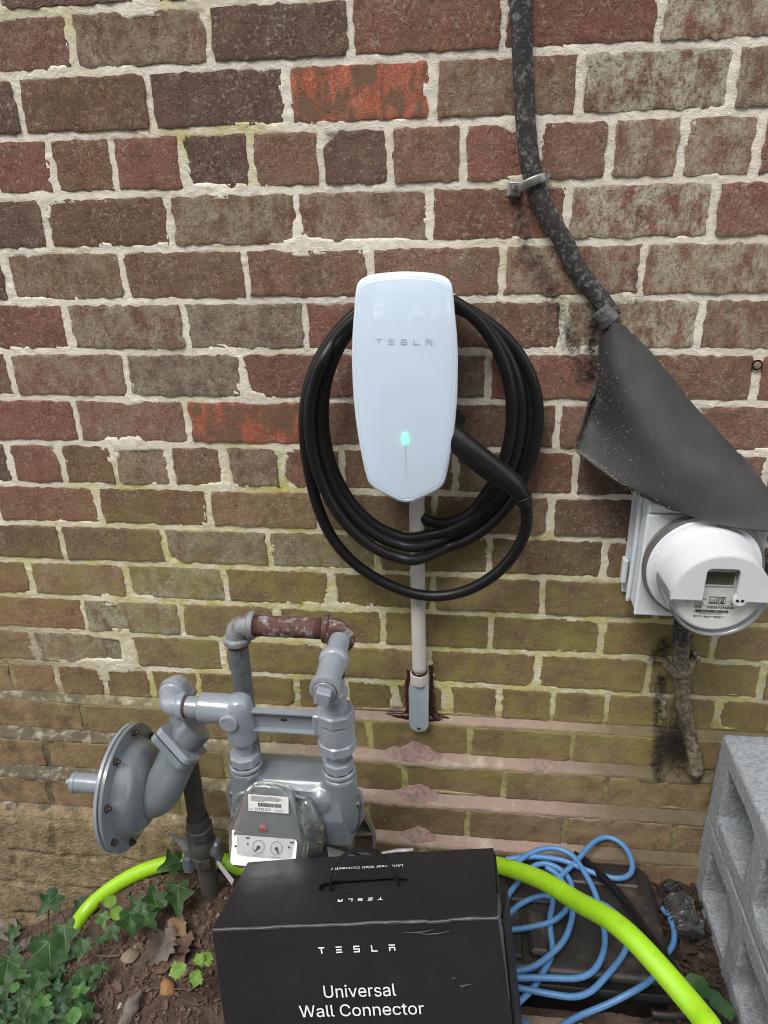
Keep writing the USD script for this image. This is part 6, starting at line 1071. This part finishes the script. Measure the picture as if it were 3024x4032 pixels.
DL = ['curled grey dead leaf in the middle of the soil, torn along its midrib', 'brown oak-like dead leaf right of the curled grey one', 'small tan dead leaf near the foot of the gas riser', 'flat brown dead leaf below the grey one', 'grey dead leaf in the hollow at the far left', 'brown dead leaf beside the end of the footing', 'grey dead leaf highest in the hollow at the left edge', 'grey dead leaf against the end of the wall footing', 'brown dead leaf under the leftmost ivy leaf', 'brown curled dead leaf under the ivy below the footing']
for i, (b, t, k) in enumerate(PRE['DEAD']):
    b, t = np.array(b), np.array(t); X, F, ve = leaf_mesh(SERR_O if i % 2 < 1 or i == 1 else OVAL_O, OVAL_V, b, t, unit(np.array([.25 * (-1) ** i, -.35, .85])), .95 if i == 0 else .8, [1.1, .5, .8][i % 3], [.16, .10, .13][i % 3], i + 70); solo('dead_leaf', (X, F), 'dead_' + k, DL[i], 'dead leaf', smooth=True, primvars={'vein': (ve, 'vertex')})
solo('driftwood', tube(PRE['WOOD'], [.002, .009, .012, .013], 12, step=.004, wobble=.5, seed=2), 'wood', 'splintered grey piece of wood at the bottom of the soil patch', 'wood', smooth=30)
TL = ['pale twig beside the tan stone', 'thin straight twig left of the seedling', 'thin twig between the lower ivy leaves', 'bent twig near the leftmost ivy leaf', 'twig left of the driftwood', 'pale short twig near the foot of the gas riser', 'dark twig lying along the driftwood', 'forked twig beneath the seedling']
for i, l in enumerate(PRE['TWIGS']): solo('twig', tube(l, .0019 if i in (0, 6) else .0013, 8, step=.006, wobble=.25, seed=i), 'twig', TL[i], 'twig', smooth=True)
tagw = thing('plastic_tag', 'white pointed plastic tag strip stuck behind the gas riser', 'plastic tag', (-.36, -.22, -1.42))
part(tagw, 'tag_strip', hull([(-.400, -.222, -1.348), (-.396, -.220, -1.352), (-.372, -.218, -1.372), (-.350, -.205, -1.395), (-.372, -.226, -1.388), (-.352, -.214, -1.408), (-.40, -.2235, -1.3485)]), 'white_tag', smooth=False)
part(tagw, 'tag_strip', hull([(-.306, -.235, -1.400), (-.300, -.237, -1.395), (-.272, -.245, -1.432), (-.276, -.250, -1.440), (-.300, -.24, -1.41), (-.285, -.240, -1.436)]), 'white_tag', smooth=False)
# crumbs of soil, pebbly grit and leaf scraps: what nobody could count
r = random.Random(17); cr_, gr_, sc_ = [], [], []
def lump(c, s, rr): 
    th_ = [(rr.gauss(0, 1), rr.gauss(0, 1), rr.gauss(0, .8)) for _ in range(9)]; return hull([np.array(c) + s * np.array(q) / max(.3, math.sqrt(sum(k * k for k in q))) for q in th_])
while len(cr_) < 2600:
    x, y = r.uniform(-.92, -.16), r.uniform(-.60, -.10)
    if y > -.16 - .0 and x < -.5: continue
    z = float(soil_z(np.array(x), np.array(y))); s = min(.010, r.lognormvariate(-6.1, .55)); cr_.append(lump((x, y, z + s * .4), s, r))
    if r.random() < .16: gr_.append(lump((x + .01, y, z + .002), s * .8, r))
    if r.random() < .6:
        a = r.uniform(0, 6.3); l = r.uniform(.004, .016); d = np.array([math.cos(a), math.sin(a), r.uniform(-.2, .3)]); w_ = np.array([-d[1], d[0], 0]) * l * r.uniform(.1, .4); c = np.array([x, y + .008, z + .004]); sc_.append(hull([c, c + d * l, c + d * l * .5 + w_, c + d * l * .5 - w_, c + d * l * .5 + [0, 0, .001]]))
for q_ in range(190):
    x, y = r.uniform(-.90, -.24), r.uniform(-.60, -.14); z = float(soil_z(np.array(x), np.array(y))); a = r.uniform(0, 6.3); P_ = [np.array([x, y, z + .002])]
    for k_ in range(3): a += r.uniform(-.7, .7); P_.append(P_[-1] + np.array([math.cos(a), math.sin(a), r.uniform(-.15, .2)]) * r.uniform(.006, .02))
    sc_.append(tube(P_, r.uniform(.0004, .0011), 5, step=.006))
for q_ in range(150):
    x, y = r.uniform(-.90, -.22), r.uniform(-.58, -.14); z = float(soil_z(np.array(x), np.array(y))) + .005; a = r.uniform(0, 6.3); l = r.uniform(.012, .028); d = np.array([math.cos(a), math.sin(a), r.uniform(-.2, .3)]); s_ = np.array([-d[1], d[0], r.uniform(-.5, .5)]); c = np.array([x, y, z]); w_ = l * r.uniform(.2, .38)
    V_ = np.array([c, c + d * l * .3 + s_ * w_, c + d * l * .7 + s_ * w_ * .8 + [0, 0, l * .12], c + d * l, c + d * l * .65 - s_ * w_ + [0, 0, l * .2], c + d * l * .3 - s_ * w_ * .8 + [0, 0, l * .1], c + d * l * .5 - [0, 0, l * .08]]); sc_.append((V_, np.array([[i_, (i_ + 1) % 6, 6] for i_ in range(6)])))
solo('soil_crumbs', cat(*cr_), 'crumb', 'loose crumbs of brown soil around the ivy', 'soil', smooth=False, kind='stuff')
solo('grit', cat(*gr_), 'stone_tan', 'pale grit scattered over the soil around the ivy', 'gravel', smooth=False, kind='stuff')
solo('leaf_scraps', cat(*sc_), 'dead_brown', 'brown scraps of dead leaf and bark on the soil', 'leaf litter', smooth=False, kind='stuff')

# ------------------------------------------------------------------ trees across the yard, behind the viewer: they shade the wall's foot and show in the charger's glass
g = Graph(); lc_ = g.mix(g.mr(g.noise(1.3, 4), 0.3, 0.7), (0.045, 0.085, 0.025), (0.085, 0.14, 0.04))
M['tree_leaf'] = g.done('tree_leaf_look', g.n('mix_closure', fac=0.35, closure1=g.n('diffuse_bsdf', color=lc_) + 'BSDF', closure2=g.n('translucent_bsdf', color=lc_) + 'BSDF') + 'closure')
M['bark'] = plain('bark_look', (0.12, 0.095, 0.075), 0.95, (0.07, 0.055, 0.045), 6, 0.8, 40, 0.02)
def tree(name, base, h, rad, low, seed, label):
    r = np.random.default_rng(seed); b = np.array(base, float)
    t = thing(name, label, 'tree', b, group='trees across the yard')
    lean = np.array([r.uniform(-.4, .4), r.uniform(-.4, .4), 0]); P = [b + lean * (s ** 1.5) + np.array([0, 0, h * .8 * s]) for s in np.linspace(0, 1, 6)]
    limbs = [tube(P, [.22, .17, .14, .11, .07, .03], 12, step=.3)]
    for k in range(9):
        s = r.uniform(.3, .95); o = b + lean * s ** 1.5 + [0, 0, h * .8 * s]; a = r.uniform(0, 6.3); L = rad * r.uniform(.55, .95); limbs.append(tube([o, o + [L * .5 * math.cos(a), L * .5 * math.sin(a), L * .30], o + [L * math.cos(a), L * math.sin(a), L * .42]], [.06, .04, .012], 8, step=.3))
    part(t, 'trunk', cat(*limbs), 'bark', smooth=True)
    n = 5200; cl = [(r.normal(0, rad * .42), r.normal(0, rad * .42), low + (h - low) * r.beta(1.5, 1.4)) for _ in range(46)]; c = np.array([cl[i] for i in r.integers(0, 46, n)]) + r.normal(0, rad * .17, (n, 3)); c[:, 2] = np.maximum(c[:, 2], low * .7)
    d = r.normal(0, 1, (n, 3)); d /= np.linalg.norm(d, axis=1, keepdims=True); e = np.cross(d, r.normal(0, 1, (n, 3))); e /= np.linalg.norm(e, axis=1, keepdims=True); s = r.uniform(.10, .21, (n, 1))
    V = np.stack([c - d * s, c + e * s * .6, c + d * s, c - e * s * .6], 1).reshape(-1, 3) + b; i = np.arange(n) * 4
    part(t, 'crown', (V, np.vstack([np.stack([i, i + 1, i + 2], 1), np.stack([i, i + 2, i + 3], 1)])), 'tree_leaf', smooth=False)
for k, (x, y, h, rad, low) in enumerate([(-7.5, -7.5, 8.5, 3.0, 1.0), (-3.2, -8.5, 9.5, 2.8, 1.6), (.9, -7.6, 9.0, 2.7, 1.2), (4.6, -8.6, 8.4, 2.8, 1.4), (8.6, -7.4, 9.2, 3.0, 1.0), (-1.2, -12.5, 10.5, 3.4, .8), (3.2, -13.0, 10.0, 3.4, .8), (-6.5, -13., 10, 3.5, .8), (8., -13., 10, 3.5, .8)]):
    tree('tree', (x, y, -1.55), h, rad, low, 50 + k, ['leafy tree at the far left of the yard, front row', 'leafy tree left of the middle of the yard, front row', 'leafy tree in the middle of the yard, straight opposite the charger', 'leafy tree right of the middle of the yard, front row', 'leafy tree at the far right of the yard, front row', 'taller tree left of the middle in the back row of the yard', 'taller tree right of the middle in the back row of the yard', 'taller tree at the far left of the back row of the yard', 'taller tree at the far right of the back row of the yard'][k])
